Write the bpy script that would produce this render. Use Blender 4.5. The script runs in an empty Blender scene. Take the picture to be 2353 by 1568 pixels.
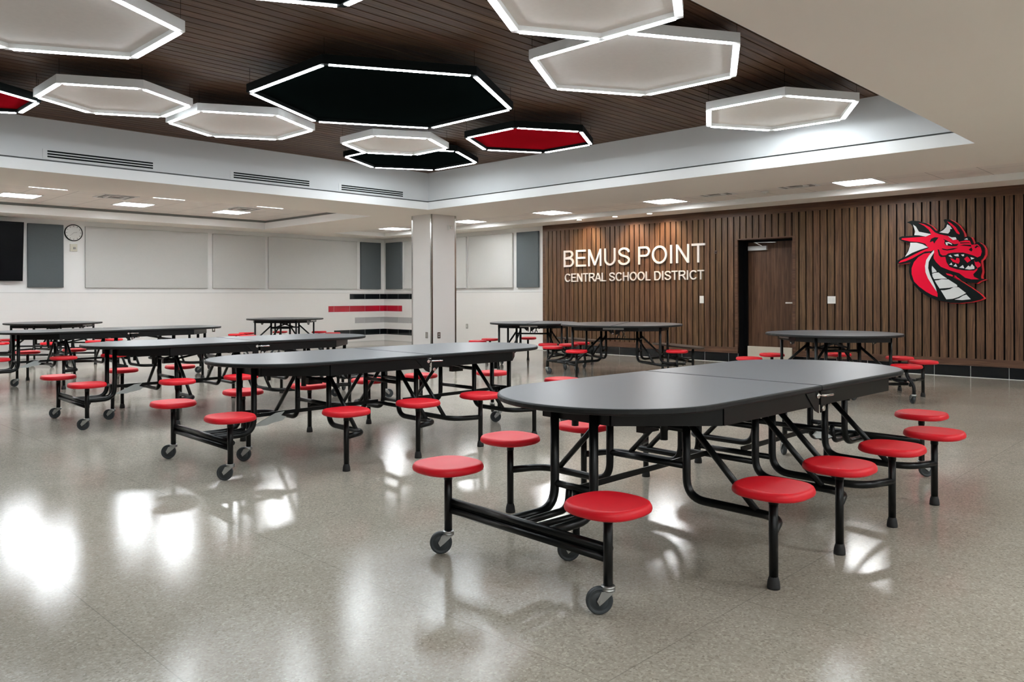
import bpy, math, random
from mathutils import Vector, Matrix
random.seed(7)
PI = math.pi
scn = bpy.context.scene
COL = scn.collection

# ------------------------------------------------------------------ camera, world, exposure
YAW, ROLL, FPX = 0.771176, -0.0025127, 1800.86
cam = bpy.data.cameras.new('camera'); camo = bpy.data.objects.new('camera', cam); COL.objects.link(camo)
cam.sensor_width = 36.0; cam.sensor_fit = 'HORIZONTAL'
cam.lens = FPX / 2353 * 36.0
cam.shift_y = (680.06 - 784.0) / 2353
cam.clip_start = 0.05; cam.clip_end = 100
fw = Vector((math.cos(YAW), math.sin(YAW), 0)); rt = Vector((math.sin(YAW), -math.cos(YAW), 0)); up = Vector((0, 0, 1))
cx_ = rt * math.cos(ROLL) + up * math.sin(ROLL); cy_ = -rt * math.sin(ROLL) + up * math.cos(ROLL)
camo.matrix_world = Matrix(((cx_.x, cy_.x, -fw.x, 0), (cx_.y, cy_.y, -fw.y, 0), (cx_.z, cy_.z, -fw.z, 1.2), (0, 0, 0, 1)))
scn.camera = camo
w = bpy.data.worlds.new('world'); scn.world = w; w.use_nodes = True
w.node_tree.nodes['Background'].inputs[0].default_value = (0.5, 0.5, 0.5, 1)
w.node_tree.nodes['Background'].inputs[1].default_value = 0.15
vs = scn.view_settings
scn.display_settings.display_device = 'sRGB'
vs.view_transform = 'Standard'; vs.look = 'None'; vs.gamma = 1.0; vs.use_curve_mapping = False
vs.exposure = 1.62
scn.cycles.use_denoising = True
scn.cycles.max_bounces = 8; scn.cycles.diffuse_bounces = 5; scn.cycles.glossy_bounces = 4
scn.cycles.sample_clamp_indirect = 6.0
HEX_E, TROF_E, SPOT_W = 19.0, 22.5, 34.0

# room numbers (metres, camera stands at x=0 y=0)
XW, XB, YL = 12.80, 12.87, 17.36          # timber face, white right wall, white left wall
ZS, ZP = 2.735, 3.39                      # soffit, timber pit ceiling
PX, PY0, PY1 = 8.97, 2.165, 10.80         # pit edges
X0, Y0 = -7.0, -6.0                       # unseen ends of the room

# ------------------------------------------------------------------ materials
def srgb(r, g, b):
    f = lambda c: (c / 255) / 12.92 if c / 255 <= 0.04045 else ((c / 255 + 0.055) / 1.055) ** 2.4
    return (f(r), f(g), f(b), 1)

def mat(name, col, rough=0.5, metal=0.0, bump=0.0, bscale=200, var=0.0, vscale=3.0, coat=0.0, spec=0.5):
    m = bpy.data.materials.new(name); m.use_nodes = True
    nt = m.node_tree; n = nt.nodes; l = nt.links
    p = n['Principled BSDF']
    p.inputs['Base Color'].default_value = col; p.inputs['Roughness'].default_value = rough
    p.inputs['Metallic'].default_value = metal; p.inputs['Specular IOR Level'].default_value = spec
    if coat: p.inputs['Coat Weight'].default_value = coat; p.inputs['Coat Roughness'].default_value = 0.15
    tc = n.new('ShaderNodeTexCoord')
    if var:
        ns = n.new('ShaderNodeTexNoise'); ns.inputs['Scale'].default_value = vscale; ns.inputs['Detail'].default_value = 4
        l.new(tc.outputs['Object'], ns.inputs['Vector'])
        mx = n.new('ShaderNodeMix'); mx.data_type = 'RGBA'
        mx.inputs[6].default_value = tuple(c * (1 - var) for c in col[:3]) + (1,)
        mx.inputs[7].default_value = tuple(min(1, c * (1 + var)) for c in col[:3]) + (1,)
        l.new(ns.outputs['Fac'], mx.inputs[0]); l.new(mx.outputs[2], p.inputs['Base Color'])
    if bump:
        nb = n.new('ShaderNodeTexNoise'); nb.inputs['Scale'].default_value = bscale; nb.inputs['Detail'].default_value = 3
        l.new(tc.outputs['Object'], nb.inputs['Vector'])
        b = n.new('ShaderNodeBump'); b.inputs['Strength'].default_value = bump; b.inputs['Distance'].default_value = 0.002
        l.new(nb.outputs['Fac'], b.inputs['Height']); l.new(b.outputs['Normal'], p.inputs['Normal'])
    return m

def emit(name, col, strength):
    m = bpy.data.materials.new(name); m.use_nodes = True
    nt = m.node_tree; nt.nodes.clear()
    e = nt.nodes.new('ShaderNodeEmission'); e.inputs[0].default_value = col; e.inputs[1].default_value = strength
    o = nt.nodes.new('ShaderNodeOutputMaterial'); nt.links.new(e.outputs[0], o.inputs[0])
    return m

def math_node(nt, op, a=None, b=None):
    k = nt.nodes.new('ShaderNodeMath'); k.operation = op
    for i, v in enumerate((a, b)):
        if v is None: continue
        if isinstance(v, (int, float)): k.inputs[i].default_value = v
        else: nt.links.new(v, k.inputs[i])
    return k.outputs[0]

def line_mask(nt, coord, off, pitch, width):
    """1 on thin joints at off + n*pitch"""
    a = math_node(nt, 'SUBTRACT', coord, off)
    a = math_node(nt, 'DIVIDE', a, pitch)
    a = math_node(nt, 'ADD', a, 0.5)
    a = math_node(nt, 'FRACT', a)
    a = math_node(nt, 'SUBTRACT', a, 0.5)
    a = math_node(nt, 'ABSOLUTE', a)
    return math_node(nt, 'LESS_THAN', a, width / pitch / 2)

def wood(name, axis, pitch, off, long_axis, base, dark, light, rough=0.45, vary=0.24):
    """walnut boards: each board its own tone (axis/pitch give the board number), grain along long_axis"""
    m = bpy.data.materials.new(name); m.use_nodes = True
    nt = m.node_tree; n = nt.nodes; l = nt.links; p = n['Principled BSDF']
    tc = n.new('ShaderNodeTexCoord'); sp = n.new('ShaderNodeSeparateXYZ'); l.new(tc.outputs['Object'], sp.inputs[0])
    a = math_node(nt, 'SUBTRACT', sp.outputs[axis], off)
    a = math_node(nt, 'DIVIDE', a, pitch); idx = math_node(nt, 'FLOOR', a)
    wn = n.new('ShaderNodeTexWhiteNoise'); wn.noise_dimensions = '1D'; l.new(idx, wn.inputs['W'])
    mp = n.new('ShaderNodeMapping'); sc = [38, 38, 38]; sc[long_axis] = 1.6
    mp.inputs['Scale'].default_value = sc
    l.new(tc.outputs['Object'], mp.inputs['Vector'])
    add = n.new('ShaderNodeVectorMath'); add.operation = 'ADD'
    cmb = n.new('ShaderNodeCombineXYZ'); off3 = math_node(nt, 'MULTIPLY', wn.outputs['Value'], 57.0)
    for i in range(3): l.new(off3, cmb.inputs[i])
    l.new(mp.outputs[0], add.inputs[0]); l.new(cmb.outputs[0], add.inputs[1])
    ns = n.new('ShaderNodeTexNoise'); ns.inputs['Scale'].default_value = 1.0; ns.inputs['Detail'].default_value = 6
    ns.inputs['Roughness'].default_value = 0.62; ns.inputs['Distortion'].default_value = 0.9
    l.new(add.outputs[0], ns.inputs['Vector'])
    cr = n.new('ShaderNodeValToRGB'); e = cr.color_ramp.elements
    e[0].position = 0.30; e[0].color = dark; e[1].position = 0.72; e[1].color = light
    k = cr.color_ramp.elements.new(0.5); k.color = base
    l.new(ns.outputs['Fac'], cr.inputs[0])
    hs = n.new('ShaderNodeHueSaturation')
    v = math_node(nt, 'MULTIPLY', wn.outputs['Value'], vary); v = math_node(nt, 'ADD', v, 1 - vary / 2)
    l.new(v, hs.inputs['Value'])
    wn2 = n.new('ShaderNodeTexWhiteNoise'); wn2.noise_dimensions = '1D'
    l.new(math_node(nt, 'ADD', idx, 91.7), wn2.inputs['W'])
    hv = math_node(nt, 'MULTIPLY', wn2.outputs['Value'], 0.014); hv = math_node(nt, 'ADD', hv, 0.486)
    l.new(hv, hs.inputs['Hue']); l.new(cr.outputs[0], hs.inputs['Color'])
    l.new(hs.outputs[0], p.inputs['Base Color']); p.inputs['Roughness'].default_value = rough; p.inputs['Specular IOR Level'].default_value = 0.25
    b = n.new('ShaderNodeBump'); b.inputs['Strength'].default_value = 0.15; b.inputs['Distance'].default_value = 0.002
    l.new(ns.outputs['Fac'], b.inputs['Height']); l.new(b.outputs[0], p.inputs['Normal'])
    return m

def floor_mat():
    m = bpy.data.materials.new('polished_terrazzo'); m.use_nodes = True
    nt = m.node_tree; n = nt.nodes; l = nt.links; p = n['Principled BSDF']
    tc = n.new('ShaderNodeTexCoord'); sp = n.new('ShaderNodeSeparateXYZ'); l.new(tc.outputs['Object'], sp.inputs[0])
    # broad tone patches
    n1 = n.new('ShaderNodeTexNoise'); n1.inputs['Scale'].default_value = 0.9; n1.inputs['Detail'].default_value = 3
    l.new(tc.outputs['Object'], n1.inputs['Vector'])
    c1 = n.new('ShaderNodeValToRGB'); c1.color_ramp.elements[0].position = 0.3; c1.color_ramp.elements[1].position = 0.7
    c1.color_ramp.elements[0].color = (0.315, 0.285, 0.238, 1); c1.color_ramp.elements[1].color = (0.40, 0.37, 0.32, 1)
    l.new(n1.outputs['Fac'], c1.inputs[0])
    # chips
    vo = n.new('ShaderNodeTexVoronoi'); vo.inputs['Scale'].default_value = 130; vo.feature = 'F1'
    l.new(tc.outputs['Object'], vo.inputs['Vector'])
    sv = n.new('ShaderNodeSeparateColor'); l.new(vo.outputs['Color'], sv.inputs[0])
    c2 = n.new('ShaderNodeValToRGB'); e = c2.color_ramp.elements
    e[0].position = 0.0; e[0].color = (0.70, 0.68, 0.66, 1); e[1].position = 1.0; e[1].color = (1.28, 1.28, 1.26, 1)
    k = e.new(0.12); k.color = (0.86, 0.85, 0.83, 1); k = e.new(0.6); k.color = (1.0, 0.99, 0.97, 1); k = e.new(0.88); k.color = (1.10, 1.09, 1.07, 1)
    l.new(sv.outputs[0], c2.inputs[0])
    n3 = n.new('ShaderNodeTexNoise'); n3.inputs['Scale'].default_value = 420; n3.inputs['Detail'].default_value = 2
    l.new(tc.outputs['Object'], n3.inputs['Vector'])
    mr = n.new('ShaderNodeMapRange'); mr.inputs['From Min'].default_value = 0.3; mr.inputs['From Max'].default_value = 0.7
    mr.inputs['To Min'].default_value = 0.90; mr.inputs['To Max'].default_value = 1.10
    l.new(n3.outputs['Fac'], mr.inputs['Value'])
    mul = n.new('ShaderNodeMix'); mul.data_type = 'RGBA'; mul.blend_type = 'MULTIPLY'; mul.inputs[0].default_value = 1; mul.clamp_result = False
    l.new(c1.outputs[0], mul.inputs[6]); l.new(c2.outputs[0], mul.inputs[7])
    mul2 = n.new('ShaderNodeMix'); mul2.data_type = 'RGBA'; mul2.blend_type = 'MULTIPLY'; mul2.inputs[0].default_value = 1; mul2.clamp_result = False
    l.new(mul.outputs[2], mul2.inputs[6]); l.new(mr.outputs[0], mul2.inputs[7])
    jx = line_mask(nt, sp.outputs[0], 1.035, 0.904, 0.004)
    jy = line_mask(nt, sp.outputs[1], 1.485, 2.712, 0.004)
    j = math_node(nt, 'MAXIMUM', jx, jy); j = math_node(nt, 'MULTIPLY', j, 0.40)
    mj = n.new('ShaderNodeMix'); mj.data_type = 'RGBA'; l.new(j, mj.inputs[0]); l.new(mul2.outputs[2], mj.inputs[6])
    mj.inputs[7].default_value = (0.10, 0.09, 0.08, 1)
    l.new(mj.outputs[2], p.inputs['Base Color'])
    # uneven wax: roughness and very shallow undulation
    n4 = n.new('ShaderNodeTexNoise'); n4.inputs['Scale'].default_value = 1.7; n4.inputs['Detail'].default_value = 5; n4.inputs['Roughness'].default_value = 0.6
    l.new(tc.outputs['Object'], n4.inputs['Vector'])
    m4 = n.new('ShaderNodeMapRange'); m4.inputs['From Min'].default_value = 0.3; m4.inputs['From Max'].default_value = 0.7
    m4.inputs['To Min'].default_value = 0.045; m4.inputs['To Max'].default_value = 0.085
    l.new(n4.outputs['Fac'], m4.inputs['Value']); l.new(m4.outputs[0], p.inputs['Roughness'])
    p.inputs['Specular IOR Level'].default_value = 0.14
    n5 = n.new('ShaderNodeTexNoise'); n5.inputs['Scale'].default_value = 1.5; n5.inputs['Detail'].default_value = 2
    l.new(tc.outputs['Object'], n5.inputs['Vector'])
    b = n.new('ShaderNodeBump'); b.inputs['Strength'].default_value = 0.5; b.inputs['Distance'].default_value = 0.0022
    l.new(n5.outputs['Fac'], b.inputs['Height'])
    b2 = n.new('ShaderNodeBump'); b2.inputs['Strength'].default_value = 0.12; b2.inputs['Distance'].default_value = 0.001
    l.new(n3.outputs['Fac'], b2.inputs['Height']); l.new(b.outputs[0], b2.inputs['Normal'])
    l.new(b2.outputs[0], p.inputs['Normal'])
    return m

def grid_mat(name, col, joint, axes, offs, pitch, width, rough, bump=0.2, bscale=160, amount=1.0):
    m = mat(name, col, rough, bump=bump, bscale=bscale)
    nt = m.node_tree; n = nt.nodes; l = nt.links; p = n['Principled BSDF']
    tc = n.new('ShaderNodeTexCoord'); sp = n.new('ShaderNodeSeparateXYZ'); l.new(tc.outputs['Object'], sp.inputs[0])
    j = None
    for a, o, q in zip(axes, offs, pitch):
        k = line_mask(nt, sp.outputs[a], o, q, width)
        j = k if j is None else math_node(nt, 'MAXIMUM', j, k)
    j = math_node(nt, 'MULTIPLY', j, amount)
    mx = n.new('ShaderNodeMix'); mx.data_type = 'RGBA'; l.new(j, mx.inputs[0])
    mx.inputs[6].default_value = col; mx.inputs[7].default_value = joint
    l.new(mx.outputs[2], p.inputs['Base Color'])
    return m

FLOOR = floor_mat()
GYP = mat('gypsum_paint', (0.85, 0.80, 0.735, 1), 0.85, bump=0.08, bscale=300, var=0.02, vscale=1.5)
GYPW = mat('white_gypsum', (0.86, 0.86, 0.85, 1), 0.75, bump=0.05, bscale=300)
WALLP = mat('white_wall_paint', (0.82, 0.82, 0.81, 1), 0.7, bump=0.06, bscale=260)
TILEW = grid_mat('white_glazed_tile', (0.82, 0.805, 0.785, 1), (0.72, 0.71, 0.69, 1), (0, 2), (11.75, 0.0), (0.478, 0.158), 0.004, 0.3, 0.03, 40, 0.25)
TILEWR = grid_mat('white_glazed_tile_right', (0.82, 0.805, 0.785, 1), (0.72, 0.71, 0.69, 1), (1, 2), (17.207, 0.0), (0.482, 0.158), 0.004, 0.3, 0.03, 40, 0.25)
ACT = grid_mat('acoustic_tile', (0.80, 0.75, 0.70, 1), (0.40, 0.38, 0.36, 1), (0, 1), (10.97, 3.33), (0.61, 0.61), 0.012, 0.9, 0.3, 220, 0.8)
TRIMD = mat('shadow_reveal', (0.24, 0.245, 0.24, 1), 0.6, var=0.1)
WWALL = wood('walnut_slats', 1, 0.1195, 2.4830, 2, (0.088, 0.050, 0.024, 1), (0.038, 0.021, 0.010, 1), (0.175, 0.102, 0.050, 1), 0.48)
WRAIL = wood('walnut_rail', 2, 3.0, -1.0, 1, (0.088, 0.049, 0.026, 1), (0.050, 0.028, 0.014, 1), (0.140, 0.082, 0.045, 1), 0.48, 0.0)
WCEIL = wood('walnut_ceiling_boards', 1, 0.1187, 2.165, 0, (0.105, 0.060, 0.033, 1), (0.052, 0.029, 0.016, 1), (0.175, 0.105, 0.060, 1), 0.55, 0.35)
WDOOR = wood('walnut_door_veneer', 1, 0.36, 5.83, 2, (0.085, 0.046, 0.022, 1), (0.048, 0.026, 0.012, 1), (0.140, 0.082, 0.045, 1), 0.42, 0.12)
BLACKP = mat('black_powder_coat', (0.0035, 0.0042, 0.0042, 1), 0.32, bump=0.05, bscale=500, spec=0.28)
BLACKM = mat('black_matte', (0.003, 0.0035, 0.004, 1), 0.6, var=0.1, spec=0.1)
EDGE = mat('black_edge_vinyl', (0.010, 0.012, 0.012, 1), 0.5, bump=0.25, bscale=300, spec=0.3)
LAM = mat('grey_laminate', (0.095, 0.102, 0.112, 1), 0.33, spec=0.45, bump=0.04, bscale=500, var=0.04, vscale=60)
RED = mat('red_plastic', (0.68, 0.007, 0.018, 1), 0.44, spec=0.35, bump=0.10, bscale=450, var=0.04, vscale=8)
RUB = mat('black_rubber', (0.012, 0.012, 0.012, 1), 0.7, bump=0.1, bscale=200)
WHEEL = mat('grey_wheel_rubber', (0.035, 0.042, 0.046, 1), 0.5, bump=0.1, bscale=200)
HUB = mat('dark_hub', (0.03, 0.033, 0.036, 1), 0.45, var=0.1)
ZINC = mat('zinc_plate', (0.42, 0.43, 0.42, 1), 0.38, 1.0, var=0.06, vscale=30)
CHROME = mat('chrome', (0.78, 0.78, 0.78, 1), 0.12, 1.0, var=0.02, vscale=30)
GALV = mat('galvanised_plate', (0.58, 0.62, 0.61, 1), 0.5, 0.4, var=0.1, vscale=20)
HEXF = mat('white_felt_panel', (0.80, 0.76, 0.715, 1), 0.95, bump=0.35, bscale=260, var=0.04, vscale=25)
HEXFG = mat('light_grey_felt_panel', (0.74, 0.71, 0.685, 1), 0.95, bump=0.35, bscale=260, var=0.05, vscale=25)
HEXFB = mat('black_felt_panel', (0.004, 0.007, 0.007, 1), 0.95, spec=0.0, bump=0.3, bscale=260, var=0.1, vscale=25)
HEXFR = mat('red_felt_panel', (0.40, 0.006, 0.014, 1), 0.95, spec=0.0, bump=0.3, bscale=260, var=0.06, vscale=25)
FRW = mat('white_frame', (0.80, 0.80, 0.79, 1), 0.6, bump=0.1, bscale=260)
FRB = mat('black_frame', (0.004, 0.006, 0.006, 1), 0.7, spec=0.1, bump=0.1, bscale=260)
STRIP = emit('led_strip', (0.88, 0.955, 1.0, 1), HEX_E)
TROF = emit('troffer_diffuser', (0.90, 0.955, 1.0, 1), TROF_E)
CAN = emit('downlight_lens', (1.0, 0.93, 0.82, 1), 12.0)
PANW = mat('pale_grey_fabric', (0.50, 0.50, 0.485, 1), 0.95, bump=0.25, bscale=400, var=0.03, vscale=40)
PANG = mat('slate_grey_fabric', (0.080, 0.094, 0.100, 1), 0.95, bump=0.25, bscale=400, var=0.06, vscale=40)
TBLK = mat('black_glazed_tile', (0.004, 0.0055, 0.007, 1), 0.12, var=0.2, vscale=2)
TRED = mat('red_glazed_tile', (0.36, 0.006, 0.020, 1), 0.2, var=0.15, vscale=2)
TGRY = mat('grey_glazed_tile', (0.33, 0.33, 0.33, 1), 0.25, var=0.03, vscale=2)
GROUT = mat('grout', (0.55, 0.55, 0.53, 1), 0.8, var=0.05)
STEEL = mat('brushed_steel', (0.50, 0.49, 0.47, 1), 0.22, 1.0, var=0.05, vscale=40)
LET = mat('brushed_nickel_letters', (0.66, 0.63, 0.60, 1), 0.55, 0.10, var=0.03, vscale=30)
PLW = mat('white_plastic', (0.72, 0.71, 0.68, 1), 0.4, var=0.02)
PLB = mat('cream_plastic', (0.60, 0.58, 0.48, 1), 0.45, var=0.03)
SCREEN = mat('black_screen', (0.002, 0.0025, 0.004, 1), 0.15, spec=0.15, var=0.1)
CLKF = mat('clock_face_white', (0.70, 0.70, 0.68, 1), 0.15, var=0.01)
BENCH = mat('brown_laminate', (0.060, 0.042, 0.030, 1), 0.35, var=0.2, vscale=20)
BEIGE = mat('beige_board', (0.42, 0.38, 0.31, 1), 0.6, var=0.04, vscale=6)
COLP = mat('column_paint', (0.74, 0.715, 0.70, 1), 0.55, bump=0.05, bscale=240)
EMB_R = mat('emblem_red', (0.60, 0.002, 0.026, 1), 0.6, spec=0.12, var=0.04, vscale=5)
EMB_K = mat('emblem_black', (0.004, 0.007, 0.007, 1), 0.6, spec=0.10, var=0.1)
EMB_W = mat('emblem_white', (0.68, 0.70, 0.70, 1), 0.35, var=0.02)
EMB_HALO = mat('emblem_red_halo', (0.70, 0.010, 0.020, 1), 0.3, var=0.04)  # red glow around the emblem, put into a solid colour
GRILLE = mat('grey_grille', (0.30, 0.29, 0.275, 1), 0.6, var=0.06)

# ------------------------------------------------------------------ mesh helpers
class MB:
    def __init__(s): s.v = []; s.f = []; s.sm = []
    def add(s, vs_, fs, smooth=False):
        o = len(s.v); s.v += [tuple(v) for v in vs_]; s.f += [tuple(i + o for i in f) for f in fs]; s.sm += [smooth] * len(fs); return s
    def box(s, a, b):
        (x0, y0, z0), (x1, y1, z1) = a, b
        x0, x1 = min(x0, x1), max(x0, x1); y0, y1 = min(y0, y1), max(y0, y1); z0, z1 = min(z0, z1), max(z0, z1)
        return s.add([(x0, y0, z0), (x1, y0, z0), (x1, y1, z0), (x0, y1, z0), (x0, y0, z1), (x1, y0, z1), (x1, y1, z1), (x0, y1, z1)],
                     [(0, 3, 2, 1), (4, 5, 6, 7), (0, 1, 5, 4), (1, 2, 6, 5), (2, 3, 7, 6), (3, 0, 4, 7)])
    def bar(s, p, q, wd, ht):
        """rectangular bar from p to q, width wd sideways, ht upwards"""
        p, q = Vector(p), Vector(q); d = (q - p).normalized()
        u = Vector((0, 0, 1)) if abs(d.z) < 0.95 else Vector((1, 0, 0))
        sd = d.cross(u).normalized(); uu = sd.cross(d)
        vs_ = [e + sd * (a * wd / 2) + uu * (b * ht / 2) for e in (p, q) for a, b in ((-1, -1), (1, -1), (1, 1), (-1, 1))]
        return s.add(vs_, [(3, 2, 1, 0), (4, 5, 6, 7), (0, 1, 5, 4), (1, 2, 6, 5), (2, 3, 7, 6), (3, 0, 4, 7)])
    def tube(s, pts, r, seg=10, cap=True):
        pts = [Vector(p) for p in pts]; n = len(pts)
        T = []
        for i in range(n):
            a = (pts[i] - pts[i - 1]).normalized() if i else (pts[1] - pts[0]).normalized()
            b = (pts[i + 1] - pts[i]).normalized() if i < n - 1 else a
            T.append((a + b).normalized())
        u = Vector((0, 0, 1)) if abs(T[0].z) < 0.9 else Vector((1, 0, 0))
        N = (u - T[0] * u.dot(T[0])).normalized(); vs_ = []
        for i in range(n):
            if i: N = (N - T[i] * N.dot(T[i])).normalized()
            B = T[i].cross(N)
            for k in range(seg):
                a = 2 * PI * k / seg; vs_.append(pts[i] + (N * math.cos(a) + B * math.sin(a)) * r)
        fs = [(i * seg + k, i * seg + (k + 1) % seg, (i + 1) * seg + (k + 1) % seg, (i + 1) * seg + k) for i in range(n - 1) for k in range(seg)]
        s.add(vs_, fs, True)
        if cap:
            o = len(s.v) - n * seg
            s.f += [tuple(o + k for k in reversed(range(seg))), tuple(o + (n - 1) * seg + k for k in range(seg))]; s.sm += [False, False]
        return s
    def lathe(s, prof, c=(0, 0, 0), seg=24, axis='z', smooth=True, sup=None):
        """prof: (radius, height) pairs; sup = superellipse exponent"""
        vs_ = []
        for r, h in prof:
            for k in range(seg):
                a = 2 * PI * k / seg; ca, sa = math.cos(a), math.sin(a)
                if sup: g = 1 / (abs(ca) ** sup + abs(sa) ** sup) ** (1 / sup)
                else: g = 1
                x, y = r * ca * g, r * sa * g
                if axis == 'z': p = (c[0] + x, c[1] + y, c[2] + h)
                elif axis == 'x': p = (c[0] + h, c[1] + x, c[2] + y)
                else: p = (c[0] + y, c[1] + h, c[2] + x)
                vs_.append(p)
        n = len(prof)
        fs = [(i * seg + k, i * seg + (k + 1) % seg, (i + 1) * seg + (k + 1) % seg, (i + 1) * seg + k) for i in range(n - 1) for k in range(seg)]
        s.add(vs_, fs, smooth)
        o = len(s.v) - n * seg
        s.f += [tuple(o + k for k in reversed(range(seg))), tuple(o + (n - 1) * seg + k for k in range(seg))]; s.sm += [False, False]
        return s
    def prism(s, poly, z0, z1, smooth=False):
        n = len(poly)
        ar = sum(poly[i][0] * poly[(i + 1) % n][1] - poly[(i + 1) % n][0] * poly[i][1] for i in range(n))
        if ar < 0: poly = poly[::-1]
        vs_ = [(x, y, z0) for x, y in poly] + [(x, y, z1) for x, y in poly]
        s.add(vs_, [tuple(reversed(range(n))), tuple(range(n, 2 * n))])
        s.add(vs_, [(i, (i + 1) % n, n + (i + 1) % n, n + i) for i in range(n)], smooth)
        return s
    def build(s, name, m, parent=None, loc=None):
        me = bpy.data.meshes.new(name); me.from_pydata(s.v, [], s.f); me.update()
        me.polygons.foreach_set('use_smooth', s.sm)
        me.materials.append(m)
        o = bpy.data.objects.new(name, me); COL.objects.link(o)
        if parent: o.parent = parent
        if loc: o.location = loc
        return o

def fillet(pts, rad, n=6):
    """polyline with rounded corners"""
    P = [Vector(p) for p in pts]; out = [P[0]]
    for i in range(1, len(P) - 1):
        a, b, c = P[i - 1], P[i], P[i + 1]
        d1 = (a - b); d2 = (c - b); t = min(rad, d1.length * 0.48, d2.length * 0.48)
        p1 = b + d1.normalized() * t; p2 = b + d2.normalized() * t
        for k in range(n + 1):
            u_ = k / n; out.append(p1 * (1 - u_) ** 2 + b * 2 * u_ * (1 - u_) + p2 * u_ ** 2)
    out.append(P[-1]); return out

def empty(name, loc=(0, 0, 0), rz=0, parent=None):
    o = bpy.data.objects.new(name, None); COL.objects.link(o); o.location = loc; o.rotation_euler = (0, 0, rz)
    o.empty_display_size = 0.1
    if parent: o.parent = parent
    return o

def tag(o, label, cat, group=None):
    o['label'] = label; o['category'] = cat
    if group: o['group'] = group
    return o

def struct(o, label=None):
    o['kind'] = 'structure'
    if label: o['label'] = label
    return o

def copy_tree(o, parent=None):
    c = o.copy(); COL.objects.link(c)
    if parent: c.parent = parent
    for ch in list(o.children): copy_tree(ch, c)
    return c

# ------------------------------------------------------------------ floor, walls, ceilings
struct(MB().box((X0, Y0, -0.10), (XB, YL, 0)).build('floor', FLOOR))

def tilewall():
    o = MB().box((X0, YL, 0), (XB + 0.15, YL + 0.15, 3.6)).build('wall_left', WALLP); struct(o)
    t = MB().box((X0, YL - 0.012, 0), (XB, YL, 1.28)).build('wall_left_wainscot', TILEW, o)
    l_ = MB().box((X0, YL - 0.014, 1.281), (XB, YL, 1.285)).build('reveal_line', mat('grey_reveal', (0.25, 0.245, 0.24, 1), 0.7, var=0.1), o)
    o = MB().box((XB, 11.50, 0), (XB + 0.15, YL, 3.6)).build('wall_right', WALLP); struct(o)
    MB().box((XB - 0.012, 11.50, 0), (XB, YL - 0.012, 1.28)).build('wall_right_wainscot', TILEWR, o)
    MB().box((XB - 0.014, 11.50, 1.281), (XB, YL, 1.285)).build('reveal_line', bpy.data.materials['grey_reveal'], o)
tilewall()
struct(MB().box((X0 - 0.15, Y0, 0), (X0, YL, 3.6)).build('wall_rear', WALLP))
struct(MB().box((X0, Y0 - 0.15, 0), (XB + 0.15, Y0, 3.6)).build('wall_near', WALLP))

# baseboards: a thin pale cove line under the white walls
struct(MB().box((X0, YL - 0.02, 0), (XB, YL - 0.012, 0.012)).build('baseboard_left', GROUT))
struct(MB().box((XB - 0.02, 11.50, 0), (XB - 0.012, YL - 0.02, 0.012)).build('baseboard_right', GROUT))

# timber clad wall with the door opening
DY0, DY1, DZ = 5.83, 6.84, 2.18
def timber_wall():
    back = MB()
    back.box((XW + 0.035, Y0, 0), (XW + 0.07, DY0, ZS + 0.4)); back.box((XW + 0.035, DY1, 0), (XW + 0.07, 11.50, ZS + 0.4))
    back.box((XW + 0.035, DY0, DZ), (XW + 0.07, DY1, ZS + 0.4))
    root = back.build('wall_right_timber', BLACKM); struct(root, 'walnut slat clad wall carrying the lettering and emblem')
    sl = MB(); p = 0.1195; y = 2.4830 - p * 72
    while y < 11.46:
        a, b = y + 0.023, min(y + p, 11.46)
        if b < Y0 + 0.05: y += p; continue
        zlo = 0.27
        if b > DY0 - 0.05 and a < DY1 + 0.05:
            if a < DY0 - 0.045: sl.box((XW + 0.002, a, 0.27), (XW + 0.035, DY0 - 0.05, 2.60))
            if b > DY1 + 0.045: sl.box((XW + 0.002, DY1 + 0.05, 0.27), (XW + 0.035, b, 2.60))
            a2, b2 = max(a, DY0 - 0.05), min(b, DY1 + 0.05)
            if b2 > a2: sl.box((XW + 0.002, a2, DZ + 0.02), (XW + 0.035, b2, 2.60))
        else:
            sl.box((XW + 0.002, a, 0.27), (XW + 0.035, b, 2.60))
        y += p
    sl.build('slats', WWALL, root)
    r = MB()
    r.box((XW, Y0, 2.60), (XW + 0.035, 11.50, ZS))
    r.box((XW, 11.44, 0.165), (XW + 0.07, 11.50, 2.60))
    r.box((XW, DY1, 0.165), (XW + 0.035, 11.44, 0.27)); r.box((XW, Y0, 0.165), (XW + 0.035, DY0, 0.27))
    r.box((XW - 0.004, DY0 - 0.05, 0.165), (XW + 0.31, DY0, DZ)); r.box((XW - 0.004, DY1, 0.165), (XW + 0.31, DY1 + 0.05, DZ))
    r.box((XW - 0.008, DY0 - 0.05, DZ), (XW + 0.31, DY1 + 0.05, DZ + 0.022))
    r.build('rail', WRAIL, root)
timber_wall()
def base_tiles():
    g = MB(); g.box((XW + 0.012, Y0, 0), (XW + 0.034, DY0 - 0.005, 0.163)); g.box((XW + 0.012, DY1 + 0.005, 0), (XW + 0.034, 11.5, 0.163))
    g.box((XW - 0.012, Y0, 0.0), (XW + 0.012, DY0, 0.006)); g.box((XW - 0.012, DY1, 0.0), (XW + 0.012, 11.5, 0.006))
    root = g.build('baseboard_timber_wall', GROUT); struct(root)
    t = MB(); y = 3.16 - 0.483 * 20
    while y < 11.5:
        a, b = y + 0.005, y + 0.478
        for lo, hi in ((Y0, DY0 - 0.005), (DY1 + 0.005, 11.5)):
            a2, b2 = max(a, lo), min(b, hi)
            if b2 - a2 > 0.02: t.box((XW + 0.004, a2, 0.006), (XW + 0.012, b2, 0.163))
        y += 0.483
    t.build('black_tile_course', TBLK, root)
base_tiles()

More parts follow.
